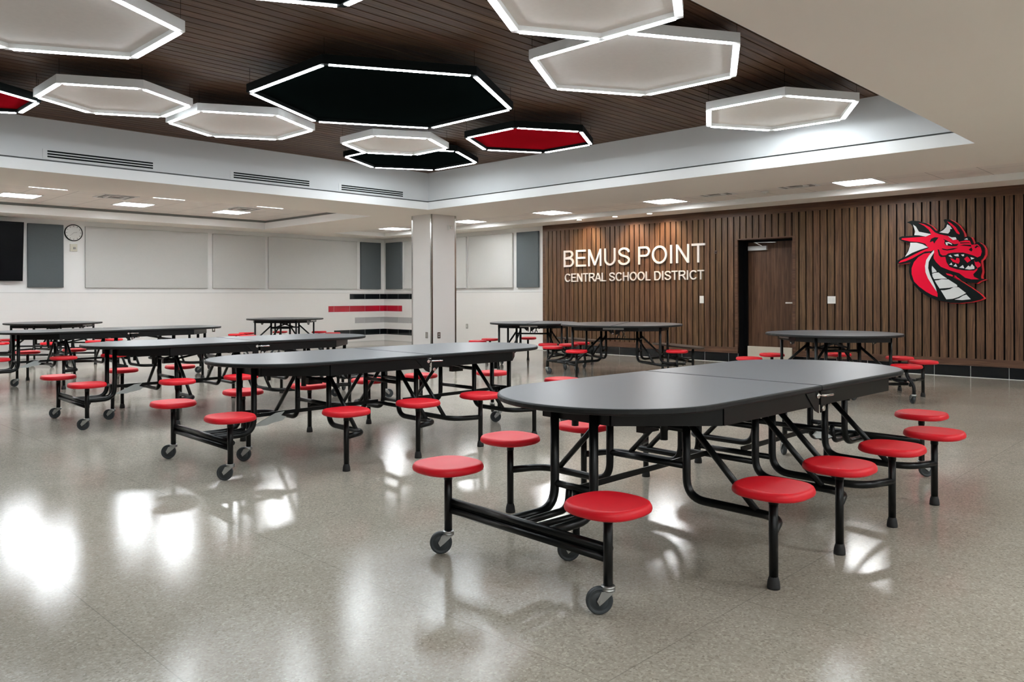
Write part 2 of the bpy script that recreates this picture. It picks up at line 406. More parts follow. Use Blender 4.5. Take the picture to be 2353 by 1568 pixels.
def door():
    root = MB().box((XW + 0.30, DY0, 0.01), (XW + 0.345, DY1, 2.145)).build('door_1', WDOOR); struct(root, 'walnut veneer door set back in the timber wall')
    f = MB(); f.box((XW + 0.04, DY1 - 0.004, 0), (XW + 0.30, DY1, DZ)); f.box((XW + 0.04, DY0, 0), (XW + 0.30, DY0 + 0.004, DZ))
    f.box((XW + 0.25, DY0, 2.145), (XW + 0.35, DY1, DZ)); f.box((XW + 0.24, DY1 - 0.05, 0), (XW + 0.35, DY1, 2.145))
    f.box((XW + 0.35, DY0 - 0.1, 0), (XW + 0.36, DY1 + 0.1, DZ))
    f.build('door_frame', BLACKM, root)
    c = MB(); c.box((XW + 0.245, 6.42, 2.00), (XW + 0.30, 6.77, 2.075)); c.build('door_closer', mat('silver_closer', (0.50, 0.50, 0.49, 1), 0.4, 0.4, var=0.03), root)
    a = MB(); a.bar((XW + 0.20, 6.62, 2.135), (XW + 0.22, 6.23, 2.125), 0.016, 0.012); a.bar((XW + 0.25, 6.50, 2.07), (XW + 0.20, 6.60, 2.13), 0.014, 0.012)
    a.lathe([(0.015, -0.01), (0.015, 0.014)], (XW + 0.20, 6.62, 2.135), 12); a.lathe([(0.013, -0.01), (0.013, 0.014)], (XW + 0.22, 6.23, 2.125), 12)
    a.build('closer_arm', STEEL, root)
    h = MB(); h.tube(fillet([(XW + 0.30, 5.935, 1.065), (XW + 0.235, 5.935, 1.065), (XW + 0.235, 6.06, 1.065)], 0.015), 0.013, 10)
    h.lathe([(0.028, -0.008), (0.030, 0.0), (0.0, 0.0)], (XW + 0.30, 5.935, 1.065), 18, 'x')
    h.lathe([(0.024, -0.012), (0.026, 0.0), (0.0, 0.0)], (XW + 0.30, 5.935, 1.13), 18, 'x')
    h.build('door_handle', LET, root)
door()

# coloured tile bands wrapping the far corner
def band(name, m, z0, z1, xa, yb, tile):
    g = MB(); d = 0.013
    g.box((xa, YL - d - 0.001, z0), (XB - 0.012, YL - 0.012, z1)); g.box((XB - d - 0.001, yb, z0), (XB - 0.012, YL - 0.012, z1))
    root = g.build(name, GROUT); struct(root)
    t = MB(); e = 0.0035; x = 11.75 - tile * 3
    while x < XB - 0.02:
        a, b = max(x + e, xa), min(x + tile - e, XB - 0.016)
        if b - a > 0.02: t.box((a, YL - d - 0.004, z0 + 0.002), (b, YL - d, z1 - 0.002))
        x += tile
    y = 17.207
    a = 17.207 + e; t.box((XB - d - 0.004, a, z0 + 0.002), (XB - d, YL - 0.018, z1 - 0.002))
    while y > yb:
        a, b = max(y - tile + e, yb), y - e
        if b - a > 0.02: t.box((XB - d - 0.004, a, z0 + 0.002), (XB - d, b, z1 - 0.002))
        y -= tile
    t.build('tile_course', m, root)
band('trim_1', TBLK, 1.118, 1.262, 11.75, 15.9, 0.481)
band('trim_2', TRED, 0.792, 0.948, 11.106, 16.555, 0.481)
band('trim_3', TGRY, 0.487, 0.638, 11.914, 15.9, 0.481)
band('trim_4', TBLK, 0.168, 0.318, 11.273, 15.9, 0.481)

# ceilings
RX0, RX1 = 10.66, 12.20                     # tile strip along the timber wall
LX1, LY0, LY1 = 8.91, 12.42, 16.52          # tile field along the left wall
def ceilings():
    T = 0.10
    s = MB()
    s.box((X0, Y0, ZS), (RX0, PY0, ZS + T))                       # near soffit
    s.box((PX, PY0, ZS), (RX0, LY0, ZS + T))                      # between pit and strip
    s.box((X0, PY1, ZS), (PX, LY0, ZS + T))
    s.box((LX1, LY0, ZS), (RX0, YL, ZS + T))
    s.box((X0, LY1, ZS), (LX1, YL, ZS + T))
    s.box((RX1, Y0, ZS), (XB, YL, ZS + T))
    s.box((RX0, 16.45, ZS), (RX1, YL, ZS + T))
    s.box((RX0, Y0, ZS), (RX1, Y0 + 0.6, ZS + T))
    struct(s.build('ceiling', GYP), 'warm white plaster soffit around the raised timber ceiling')
    e = MB()                                                      # upstands of the tile recesses
    e.box((RX1 - 0.005, Y0 + 0.6, ZS + 0.001), (RX1 + 0.02, 16.45, 2.829)); e.box((RX0 - 0.02, Y0 + 0.6, ZS + 0.001), (RX0 + 0.005, 16.45, 2.829))
    e.box((RX0, 16.445, ZS + 0.001), (RX1, 16.47, 2.829)); e.box((RX0, Y0 + 0.58, ZS + 0.001), (RX1, Y0 + 0.605, 2.829))
    z0, z1 = ZS + 0.001, 2.880
    e.box((X0, LY1 - 0.005, z0), (LX1 + 0.02, LY1 + 0.02, z1)); e.box((LX1 - 0.005, LY0, z0), (LX1 + 0.02, LY1, z1)); e.box((X0, LY0 - 0.02, z0), (LX1, LY0 + 0.005, z1))
    struct(e.build('trim_5', GYPW))
    r = MB(); r.box((X0, LY1 + 0.02, 2.880), (LX1 + 0.06, LY1 + 0.06, 2.93)); r.box((LX1 + 0.02, LY0, 2.880), (LX1 + 0.06, LY1 + 0.06, 2.93))
    r.box((X0, LY0 - 0.06, 2.880), (LX1 + 0.06, LY0 - 0.02, 2.93))
    struct(r.build('trim_6', TRIMD))
    t = MB().box((RX0 - 0.1, Y0 + 0.5, 2.829), (RX1 + 0.1, 16.55, 2.87))
    struct(t.build('ceiling_tile_strip', ACT), 'acoustic tile strip along the timber wall')
    t = MB().box((X0, LY0 - 0.1, 2.93), (LX1 + 0.1, LY1 + 0.1, 2.97))
    struct(t.build('ceiling_tile_field', ACT), 'acoustic tile field by the left wall')
    # pit fascia, reveal and upper walls
    f = MB()
    f.box((PX - 0.006, PY0, ZS + 0.001), (PX + 0.03, PY1 + 0.03, 2.868)); f.box((X0, PY1 - 0.006, ZS + 0.001), (PX, PY1 + 0.03, 2.868))
    f.box((X0, PY0 - 0.03, ZS + 0.001), (PX + 0.03, PY0 + 0.006, 2.868))
    struct(f.build('trim_7', GYPW))
    f = MB()
    f.box((PX + 0.045, PY0 - 0.05, 2.868), (PX + 0.06, PY1 + 0.06, 2.892)); f.box((X0, PY1 + 0.045, 2.868), (PX + 0.06, PY1 + 0.06, 2.892))
    f.box((X0, PY0 - 0.06, 2.868), (PX, PY0 - 0.045, 2.892))
    f.box((PX + 0.001, PY0, 2.860), (PX + 0.046, PY1 + 0.04, 2.868)); f.box((X0, PY1 + 0.001, 2.860), (PX, PY1 + 0.046, 2.868))
    struct(f.build('trim_8', TRIMD))
    f = MB()
    f.box((PX + 0.01, PY0 - 0.05, 2.888), (PX + 0.05, PY1 + 0.05, ZP)); f.box((X0, PY1 + 0.01, 2.888), (PX + 0.05, PY1 + 0.05, ZP))
    f.box((X0, PY0 - 0.05, 2.888), (PX + 0.05, PY0 - 0.01, ZP)); 
    struct(f.build('wall_ceiling_pit', mat('pale_grey_paint', (0.64, 0.65, 0.655, 1), 0.75, bump=0.05, bscale=260)))
    struct(MB().box((X0, PY0 - 0.1, ZP + 0.02), (PX + 0.1, PY1 + 0.1, ZP + 0.06)).build('ceiling_deck', BLACKM))
    b = MB(); y = PY0 - 0.01
    while y < PY1 + 0.01:
        b.box((X0, y + 0.013, ZP), (PX + 0.01, min(y + 0.1187 - 0.001, PY1 + 0.01), ZP + 0.018)); y += 0.1187
    struct(b.build('ceiling_timber', WCEIL), 'dark walnut boards of the raised ceiling')
ceilings()

# column with steel corner guards
def column():
    root = MB().box((9.44, 11.27, 0), (10.05, 11.85, ZS)).build('column', COLP); struct(root, 'square pale column with steel corner guards')
    for (x, y, sx, sy) in ((9.44, 11.27, -1, -1), (10.05, 11.27, 1, -1), (9.44, 11.85, -1, 1), (10.05, 11.85, 1, 1)):
        g = MB(); t = 0.004; w_ = 0.032
        g.box((x + sx * t, y + sy * t, 0.0), (x - sx * w_, y, ZS - 0.005)); g.box((x + sx * t, y + sy * t, 0.0), (x, y - sy * w_, ZS - 0.005))
        g.build('corner_guard', STEEL, root)
    return root
column()

# ------------------------------------------------------------------ caster, seat, post builders
TR = 0.0185
def seat_mb(c, zt=0.425):
    a = 0.154
    return MB().lathe([(a * 0.30, zt - 0.042), (a * 0.84, zt - 0.040), (a * 0.93, zt - 0.037), (a * 0.985, zt - 0.031), (a, zt - 0.024), (a * 0.985, zt - 0.012),
                       (a * 0.955, zt - 0.0035), (a * 0.925, zt), (a * 0.86, zt), (a * 0.70, zt - 0.002), (a * 0.40, zt - 0.003), (a * 0.1, zt - 0.003)], (c[0], c[1], 0), 44, sup=2.6)

def caster(parent, x, y, ang, ztop=0.108):
    """swivel caster: the fork trails from the stem in direction ang"""
    d = Vector((math.cos(ang), math.sin(ang), 0)); s_ = Vector((-d.y, d.x, 0)); c = Vector((x, y, 0.052)) + d * 0.034
    f = MB(); f.lathe([(0.016, ztop), (0.026, ztop - 0.002), (0.028, ztop - 0.008), (0.022, ztop - 0.011), (0.028, ztop - 0.014), (0.027, ztop - 0.020)], (x, y, 0), 18)
    for k in (-1, 1):
        o = s_ * (k * 0.021)
        A = Vector((x, y, 0)) + o
        P = [A - d * 0.022 + Vector((0, 0, ztop - 0.018)), A + d * 0.030 + Vector((0, 0, ztop - 0.018)), c + o + d * 0.014 + Vector((0, 0, 0.004)), c + o + d * 0.004 - Vector((0, 0, 0.014)), c + o - d * 0.014]
        th = s_ * 0.0025; n = len(P)
        f.add([p - th for p in P] + [p + th for p in P], [tuple(range(n)), tuple(range(2 * n - 1, n - 1, -1))] + [(i, n + i, n + (i + 1) % n, (i + 1) % n) for i in range(n)])
    f.tube([c - s_ * 0.026, c + s_ * 0.026], 0.006, 8)
    f.build('caster_fork', ZINC, parent)
    wv = MB()
    prof = [(0.0, -0.013), (0.030, -0.013), (0.034, -0.009), (0.040, -0.009), (0.046, -0.0145), (0.051, -0.010), (0.052, 0.0), (0.051, 0.010), (0.046, 0.0145), (0.040, 0.009), (0.034, 0.009), (0.030, 0.013), (0.0, 0.013)]
    vs_, seg = [], 28
    for r, h in prof:
        for k in range(seg):
            a = 2 * PI * k / seg; vs_.append(c + s_ * h + d * (r * math.cos(a)) + Vector((0, 0, r * math.sin(a))))
    fs = [(i * seg + k, i * seg + (k + 1) % seg, (i + 1) * seg + (k + 1) % seg, (i + 1) * seg + k) for i in range(len(prof) - 1) for k in range(seg)]
    wv.add(vs_, fs, True); wv.build('caster_wheel', WHEEL, parent)
    hb = MB()
    for k in (-1, 1): hb.tube([c + s_ * (k * 0.0125), c + s_ * (k * 0.0150)], 0.017, 18); hb.tube([c + s_ * (k * 0.0088), c + s_ * (k * 0.0100)], 0.036, 24)
    hb.build('wheel_hub', HUB, parent)

def foot(parent, x, y):
    MB().lathe([(0.026, 0.0), (0.0265, 0.008), (0.024, 0.030), (0.0195, 0.046), (0.018, 0.050)], (x, y, 0), 18).build('rubber_foot', RUB, parent)

def stool(root, x, y, kind, ang=0, dog=0.0, ro=0.0):
    """stool post as a part; seat and foot or caster as its sub-parts"""
    if dog:
        d = Vector((math.cos(ro), math.sin(ro), 0)) * dog
        pts = fillet([(x, y, 0.385), (x, y, 0.31), (x + d.x, y + d.y, 0.20), (x + d.x, y + d.y, 0.10)], 0.05)
        bx, by = x + d.x, y + d.y
    else:
        pts = [(x, y, 0.385), (x, y, 0.10 if kind == 'caster' else 0.04)]; bx, by = x, y
    m_ = MB().tube(pts, TR, 12); m_.lathe([(0.020, 0.345), (0.020, 0.378), (0.075, 0.381), (0.075, 0.385)], (x, y, 0), 16)
    p = m_.build('stool_post', BLACKP, root)
    seat_mb((x, y)).build('seat', RED, p)
    if kind == 'caster': caster(p, bx, by, ang)
    else: foot(p, bx, by)
    return p

def half_outline(kind, R, hx=1.53, hy=0.56, st=1.0, inset=0.0, n=28):
    P = []
    if kind == 'long':
        P += [(0.004 + inset, -hy + inset), (st, -hy + inset)]
        for k in range(1, n):
            a = -PI / 2 + PI * k / n; P.append((st + (hx - st - inset) * math.cos(a), (hy - inset) * math.sin(a)))
        P += [(st, hy - inset), (0.004 + inset, hy - inset)]
    else:
        r = R - inset; a0 = math.asin((0.004 + inset) / r)
        for k in range(n + 1):
            a = -PI / 2 + a0 + (PI - 2 * a0) * k / n; P.append((r * math.cos(a), r * math.sin(a)))
    return P

def tops(root, kind, R, zt):
    for s in (1, -1):
        o = [(s * x, y) for x, y in half_outline(kind, R, inset=0.010)]
        t = MB().prism(o, zt - 0.006, zt).build('tabletop', LAM, root)
        o1 = [(s * x, y) for x, y in half_outline(kind, R)]; o2 = [(s * x, y) for x, y in half_outline(kind, R, inset=0.004)]; o3 = [(s * x, y) for x, y in half_outline(kind, R, inset=0.012)]
        e = MB(); n = len(o1)
        rings = [(o3, zt - 0.029), (o2, zt - 0.027), (o1, zt - 0.021), (o1, zt - 0.007), (o2, zt - 0.0015), ([(s * x, y) for x, y in half_outline(kind, R, inset=0.0098)], zt - 0.0004)]
        vs_ = [(x, y, z) for ring, z in rings for x, y in ring]
        fs = [(i * n + k, i * n + (k + 1) % n, (i + 1) * n + (k + 1) % n, (i + 1) * n + k) for i in range(len(rings) - 1) for k in range(n)]
        if s < 0: fs = [f[::-1] for f in fs]
        e.add(vs_, fs, False); e.f.append(tuple(range(n)) if s < 0 else tuple(reversed(range(n)))); e.sm.append(False)
        e.build('edge_band', EDGE, t)

def hinge(root, y, zt, s):
    """folding hinge under the joint of the two halves"""
    b = MB(); z0 = zt - 0.032
    for k in (-1, 1):
        P = [(k * 0.012, z0), (k * 0.15, z0), (k * 0.05, z0 - 0.095), (k * 0.012, z0 - 0.11)]
        b.add([(x, y - 0.003, z) for x, z in P] + [(x, y + 0.003, z) for x, z in P], [(0, 1, 2, 3), (7, 6, 5, 4), (0, 4, 5, 1), (1, 5, 6, 2), (2, 6, 7, 3), (3, 7, 4, 0)])
    h_ = b.build('hinge_bracket', BLACKP, root)
    c = MB(); 
    for x, z in ((0.028, z0 - 0.088), (-0.030, z0 - 0.02)): c.lathe([(0.013, -0.007), (0.015, 0), (0.008, 0.006)], (x, y + s * 0.006, z), 14, 'y')
    c.build('bolt', CHROME, h_)

def long_table(lock):
    zt = 0.738; root = empty('cafeteria_table')
    tops(root, 'long', 0, zt)
    za, zb = zt - 0.105, zt - 0.028
    for s in (1, -1):
        m_ = MB(); path = [(0.03, 0.532), (0.90, 0.532), (1.25, 0.20), (1.25, -0.20), (0.90, -0.532), (0.03, -0.532)]
        for a, b in zip(path, path[1:]): m_.bar((s * a[0], a[1], (za + zb) / 2), (s * b[0], b[1], (za + zb) / 2), 0.022, zb - za)
        m_.build('apron', BLACKP, root)
        for y in (0.118, -0.118):
            MB().tube(fillet([(s * 1.27, y, zb), (s * 1.27, y, 0.218), (s * 1.595, y, 0.218)], 0.11, 8), 0.0205, 14).build('end_leg', BLACKP, root)
        m_ = MB().tube([(s * 1.595, -0.48, 0.240), (s * 1.595, 0.48, 0.240)], 0.017, 12); m_.tube([(s * 1.602, -0.47, 0.203), (s * 1.602, 0.47, 0.203)], 0.0165, 12)
        m_.bar((s * 1.592, -0.47, 0.222), (s * 1.592, 0.47, 0.222), 0.012, 0.04)
        m_.build('crossbar', BLACKP, root)
        MB().tube([(s * 1.27, -0.118, 0.335), (s * 1.27, 0.118, 0.335)], 0.016, 10).build('cross_tube', BLACKP, root)
        for y in (0.04, -0.04): MB().tube(fillet([(s * 1.255, y, 0.335), (s * 1.255, y * 1.3, 0.222), (s * 1.595, y, 0.222)], 0.06, 6), 0.0155, 10).build('end_tube', BLACKP, root)
        p = MB().tube([(s * 1.255, 0.0, 0.335), (s * 1.255, 0.0, 0.10)], 0.017, 12).build('wheel_post', BLACKP, root)
        caster(p, s * 1.255, 0.0, 2.4)
        MB().bar((s * 1.24, 0.0, 0.325), (s * 0.10, s * -0.04, 0.325), 0.008, 0.028).build('link_bar', BLACKP, root)
        for y in (0.27, -0.27): MB().tube([(s * 0.96, y, zb), (s * 0.96, y, 0.545)], 0.018, 10).build('bumper', BLACKP, root)
        for ax, px in ((0.73, 0.925), (0.09, 0.31)):
            for k in (1, -1):
                MB().tube(fillet([(s * ax, k * 0.235, zb), (s * ax, k * 0.235, 0.235), (s * ax, k * 0.715, 0.235), (s * px, k * 0.785, 0.235)], 0.10, 8) if ax > 0.5 else
                          fillet([(s * ax, k * 0.235, zb), (s * ax, k * 0.235, 0.235), (s * ax, k * 0.715, 0.235), (s * px, k * 0.785, 0.235)], 0.10, 8), TR + 0.001, 12).build('stool_arm', BLACKP, root)
                MB().tube([(s * ax, k * 0.245, 0.60), (s * ax, k * 0.60, 0.245)], 0.0155, 10).build('brace', BLACKP, root)
            for z in ((0.56, 0.385) if ax > 0.5 else (0.50, 0.31)):
                m_ = MB().tube([(s * ax, -0.235, z), (s * ax, 0.235, z)], 0.0155, 10); m_.build('cross_tube', BLACKP, root)
        m_ = MB().tube([(s * 0.73, 0.12, 0.56), (s * 0.12, 0.20, 0.69)], 0.010, 8); m_.tube([(s * 0.73, -0.12, 0.56), (s * 0.12, -0.20, 0.69)], 0.010, 8)
        m_.bar((s * 0.78, 0, 0.545), (s * 0.66, 0, 0.545), 0.05, 0.05)
        m_.build('folding_stay', BLACKP, root)
        for k in (1, -1):
            stool(root, s * 0.31, k * 0.785, 'foot'); stool(root, s * 0.925, k * 0.785, 'foot')
            stool(root, s * 1.61, k * 0.48, 'caster', 2.5 if s < 0 else 0.7 * k)
    for k in (1, -1):
        hinge(root, k * 0.545, zt, k)
        MB().tube(fillet([(-0.01, k * 0.535, zt - 0.050), (-0.01, k * 0.575, zt - 0.050), (0.10, k * 0.575, zt - 0.053), (0.10, k * 0.535, zt - 0.053)], 0.015, 4), 0.0065, 8).build('latch_loop', CHROME, root)
    m_ = MB(); m_.box((-0.30, -0.02, 0.60), (0.30, 0.02, 0.66)); m_.tube([(-0.2, -0.3, 0.63), (-0.2, 0.3, 0.63)], 0.022, 12); m_.tube([(0.2, -0.3, 0.63), (0.2, 0.3, 0.63)], 0.022, 12)
    m_.build('torsion_tube', BLACKP, root)
    for x in (-0.2, 0.2):
        c = MB()
        for k in (-1, 1): c.lathe([(0.020, -0.004), (0.023, 0), (0.010, 0.005)], (x, k * 0.302, 0.63), 16, 'y')
        c.build('end_cap', CHROME, root)
    P = [(-0.16, -0.02), (0.10, 0.07), (0.20, 0.06), (0.16, 0.02), (0.22, -0.02), (0.17, -0.055), (0.06, -0.05), (0.00, -0.06)]
    x0 = lock
    m_ = MB(); sg = 1 if lock < 0 else -1
    pts = [(x0 + sg * a * 0.72, b * 0.55 + 0.285 + a * 0.12) for a, b in P]; n = len(pts)
    m_.add([(x, -0.004 - 0.05, z) for x, z in pts] + [(x, 0.004 - 0.05, z) for x, z in pts], [tuple(range(n)), tuple(range(2 * n - 1, n - 1, -1))] + [(i, n + i, n + (i + 1) % n, (i + 1) % n) for i in range(n)])
    m_.build('lock_plate', GALV, root)
    return root

def round_table(R, zt, RS, angs, bench=None):
    root = empty('round_cafeteria_table')
    tops(root, 'round', R, zt); za, zb = zt - 0.085, zt - 0.030; q = R / 0.785
    for s in (1, -1):
        m_ = MB(); path = [(0.03, 0.58 * q), (0.30 * q, 0.56 * q), (0.56 * q, 0.42 * q), (0.60 * q, 0), (0.56 * q, -0.42 * q), (0.30 * q, -0.56 * q), (0.03, -0.58 * q)]
        for a, b in zip(path, path[1:]): m_.bar((s * a[0], a[1], (za + zb) / 2), (s * b[0], b[1], (za + zb) / 2), 0.022, zb - za)
        m_.build('apron', BLACKP, root)
        for k in (1, -1):
            y = k * 0.43 * q
            MB().tube(fillet([(s * 0.55 * q, y, zb), (s * 0.55 * q, y, 0.23), (s * 0.86 * q, y * 1.02, 0.23)], 0.11, 8), 0.0185, 12).build('end_leg', BLACKP, root)
            MB().tube(fillet([(s * 0.27, k * 0.20, zb), (s * 0.27, k * 0.20, 0.225), (s * 0.60 * q, k * 0.69 * q, 0.225)], 0.10, 8), TR + 0.001, 12).build('stool_arm', BLACKP, root)
            MB().tube([(s * 0.275, k * 0.21, 0.58), (s * 0.48 * q, k * 0.52 * q, 0.24)], 0.0155, 10).build('brace', BLACKP, root)
            A_ = [a for a in angs if (math.cos(math.radians(a)) > 0) == (s > 0) and (math.sin(math.radians(a)) > 0) == (k > 0)]
            P_ = [((RS + (0.09 if a in (27, 153, -27, -153, 151, 150, 10) else 0)) * math.cos(math.radians(a)), RS * math.sin(math.radians(a))) for a in A_]
            for (x_, y_) in P_: MB().tube([(s * 0.58 * q, k * 0.66 * q, 0.222), (x_, y_, 0.205)], 0.0165, 10).build('stool_link', BLACKP, root)
        a1, a2 = math.radians(27), math.radians(-27)
        bx = RS * math.cos(a1) + 0.03
        MB().tube([(s * bx, RS * math.sin(a1), 0.215), (s * bx, RS * math.sin(a2), 0.215)], 0.017, 12).build('crossbar', BLACKP, root)
        for z in (0.54, 0.36): MB().tube([(s * 0.27, -0.20, z), (s * 0.27, 0.20, z)], 0.0155, 10).build('cross_tube', BLACKP, root)
        if s > 0: MB().tube([(-0.27, 0.20, 0.55), (0.27, 0.20, 0.55)], 0.014, 10).build('cross_tube', BLACKP, root)
        MB().tube([(s * 0.55 * q, -0.43 * q, 0.34), (s * 0.55 * q, 0.43 * q, 0.34)], 0.014, 10).build('cross_tube', BLACKP, root)
        p = MB().tube([(s * 0.60 * q, 0.0, 0.34), (s * 0.60 * q, 0.0, 0.10)], 0.016, 12).build('wheel_post', BLACKP, root)
        caster(p, s * 0.60 * q, 0.0, 2.2)
        m_ = MB(); m_.bar((s * 0.04, 0.16, 0.56), (s * 0.04, -0.14, 0.66), 0.008, 0.02); m_.bar((s * 0.04, -0.16, 0.56), (s * 0.04, 0.14, 0.66), 0.008, 0.02)
        m_.build('folding_stay', BLACKP, root)
    for k in (1, -1):
        hinge(root, k * 0.50 * q, zt, k)
        m_ = MB().bar((-0.15, k * 0.60 * q, zt - 0.050), (0.15, k * 0.60 * q, zt - 0.050), 0.012, 0.022)
        m_.build('latch_bar', ZINC, root)
    for a in angs:
        r_ = math.radians(a); wheel = abs(a) in (27, 153, 150, 151) or a in (-27, 10)
        stool(root, RS * math.cos(r_), RS * math.sin(r_), 'caster' if wheel else 'foot', r_ + 2.6, 0.09 if wheel else 0, r_)
    if bench is not None:
        b = math.radians(bench); c = Vector((RS * 0.93 * math.cos(b), RS * 0.93 * math.sin(b), 0)); t = Vector((-math.sin(b), math.cos(b), 0)); nn = Vector((math.cos(b), math.sin(b), 0))
        for k in (-1, 1):
            pc = c + t * (k * 0.45)
            p = MB().tube([(pc.x, pc.y, 0.41), (pc.x, pc.y, 0.04)], TR, 12).build('bench_post', BLACKP, root); foot(p, pc.x, pc.y)
        MB().tube([(c + t * -0.45) + Vector((0, 0, 0.20)), (c + t * 0.45) + Vector((0, 0, 0.20))], TR, 12).build('bench_rail', BLACKP, root)
        pl = []
        for k in range(40):
            a = 2 * PI * k / 40; ca, sa = math.cos(a), math.sin(a); g = 1 / (abs(ca) ** 2.6 + abs(sa) ** 2.6) ** (1 / 2.6)
            v = c + t * (0.70 * ca * g) + nn * (0.15 * sa * g); pl.append((v.x, v.y))
        MB().prism(pl, 0.405, 0.428).build('bench_seat', BENCH, root)
    return root

GL = 'oblong cafeteria tables with twelve red stools'
def place(o, x, y, deg, label, grp):
    o.location = (x, y, 0); o.rotation_euler = (0, 0, math.radians(deg)); tag(o, label, 'cafeteria table', grp); return o
tA = place(long_table(1.12), 4.00, 2.215, -2.4, 'nearest oblong grey table with attached red stools, large in the right foreground', GL)
tB0 = long_table(-1.14)
place(tB0, 4.01, 5.325, -1.6, 'oblong grey table with red stools just behind the nearest one, in the picture centre', GL)
place(copy_tree(tB0), 4.02, 8.08, -2.3, 'third oblong grey table from the front, behind the centre table', GL)
place(copy_tree(tB0), 4.157, 12.07, 0.6, 'farthest oblong grey table, its near end cut off by the left picture edge', GL)
GR = 'round folding cafeteria tables with red stools'
std = [27, 75, 110, 153, -27, -75, -110, -153]
r5 = round_table(0.785, 0.738, 0.98, std)
place(r5, 9.572, 3.851, 45, 'round grey table with red stools in front of the timber wall, beside the door', GR)
place(copy_tree(r5), 8.53, 14.97, 40, 'small far round table with red stools before the red and black tile bands', GR)
place(copy_tree(r5), 4.41, 15.90, 45, 'far round table by the left wall, below the grey panel and clock', GR)
place(round_table(0.765, 0.738, 0.98, [-27, 10, 62, 112, 151, -75], -143), 10.06, 9.25, 124, 'round grey table right of the column, farther of the pair with brown benches', GR)
place(round_table(0.915, 0.772, 1.04, [-27, 10, 62, 148], -144), 9.68, 7.10, 117, 'larger round table with a brown bench side, in front of the wall lettering', GR)

# ------------------------------------------------------------------ hexagon ceiling lights
def hexring(m_, r0, r1, z0, z1):
    A = [(math.cos(math.radians(30 + 60 * k)), math.sin(math.radians(30 + 60 * k))) for k in range(6)]
    vs_ = [(r * x, r * y, z) for r, z in ((r0, z0), (r1, z0), (r1, z1), (r0, z1)) for x, y in A]
    fs = [(a * 6 + k, a * 6 + (k + 1) % 6, b * 6 + (k + 1) % 6, b * 6 + k) for a, b in ((1, 0), (0, 3), (3, 2), (2, 1)) for k in range(6)]
    return m_.add(vs_, [f[::-1] for f in fs])

def hexlight(cx, cy, r, z, frame, panel, label):
    root = empty('hexagon_light', (cx, cy, z)); tag(root, label, 'ceiling light', 'hexagon lights hanging below the timber ceiling')
    hexring(MB(), r - 0.065, r, 0.0, 0.080).build('frame', frame, root)
    A = [((r - 0.060) * math.cos(math.radians(30 + 60 * k)), (r - 0.060) * math.sin(math.radians(30 + 60 * k))) for k in range(6)]
    MB().prism(A, 0.035, 0.072).build('panel', panel, root)
    rm = r - 0.030
    C = [Vector((rm * math.cos(math.radians(30 + 60 * k)), rm * math.sin(math.radians(30 + 60 * k)), -0.002)) for k in range(6)]
    for k in range(6):
        a, b = C[k], C[(k + 1) % 6]; d = (b - a).normalized()
        MB().bar(a + d * 0.038, b - d * 0.038, 0.038, 0.008).build('light_strip', STRIP, root)
    for k in range(6):
        a = math.radians(30 + 60 * k); x, y = (r - 0.03) * math.cos(a), (r - 0.03) * math.sin(a)
        MB().tube([(x, y, 0.08), (x, y, ZP - z)], 0.0016, 6).build('cable', BLACKM, root)
    return root
for c, r, k, fr, pn, lb in [
    ((1.463, 4.254), 0.372, 1.96, FRW, HEXF, 'white hexagon light with deep pale frame, upper left, beside the red one'),
    ((2.200, 4.347), 0.416, 1.96, FRW, HEXF, 'white hexagon light between the upper left white one and the big black one'),
    ((2.434, 3.264), 0.679, 1.96, FRB, HEXFB, 'biggest black hexagon light in the middle of the ceiling'),
    ((3.202, 4.190), 0.361, 1.95, FRW, HEXF, 'smallest white hexagon light, hanging over the small black one'),
    ((3.616, 4.532), 0.497, 2.05, FRB, HEXFB, 'black hexagon light partly hidden behind the smallest white one'),
    ((3.719, 3.447), 0.435, 1.96, FRB, HEXFR, 'red hexagon light with black frame right of the big black one'),
    ((2.856, 2.008), 0.496, 1.98, FRW, HEXFG, 'large white hexagon light at upper right, behind the cut off one'),
    ((4.139, 1.969), 0.443, 1.93, FRW, HEXF, 'rightmost white hexagon light, close to the soffit edge'),
    ((0.847, 3.189), 0.482, 1.90, FRW, HEXFG, 'white hexagon light cut off by the top left corner'),
    ((2.135, 1.705), 0.368, 1.82, FRW, HEXF, 'white hexagon light cut by the top edge, overlapping the large one'),
    ((0.898, 4.714), 0.353, 1.96, FRB, HEXFR, 'red hexagon light with black frame cut off by the left edge')]:
    hexlight(c[0] * k, c[1] * k, r * k, 1.2 + k, fr, pn, lb)
hexlight(2.928 - 0.84, 4.392 - 0.50, 0.98, 1.2 + 1.9, FRB, HEXFB, 'black hexagon light showing only its lower corner at the top edge')

# ------------------------------------------------------------------ recessed square lights and ceiling fittings
def troffer(x, y, z, label, grp):
    root = empty('ceiling_light', (x, y, z)); tag(root, label, 'ceiling light', grp)
    m_ = MB(); a, b = 0.305, 0.275
    m_.box((-a, -a, -0.006), (a, -b, 0.02)); m_.box((-a, b, -0.006), (a, a, 0.02)); m_.box((-a, -b, -0.006), (-b, b, 0.02)); m_.box((b, -b, -0.006), (a, b, 0.02))
    m_.build('frame', FRW, root)
    MB().box((-b, -b, 0.0), (b, b, 0.015)).build('diffuser', TROF, root)
GT1, GT2 = 'square lights in the tile strip by the timber wall', 'square lights in the tile field by the left wall'
for x, y, lb in [(11.62, 4.30, 'square recessed light nearest the emblem, at upper right'), (11.58, 7.55, 'square recessed light above the door, second from the right'),
                 (11.58, 10.15, 'square recessed light above the wall lettering'), (11.66, 12.65, 'square recessed light just right of the column'),
                 (11.62, 15.25, 'square recessed light just left of the column')]:
    troffer(x, y, 2.829, lb, GT1)
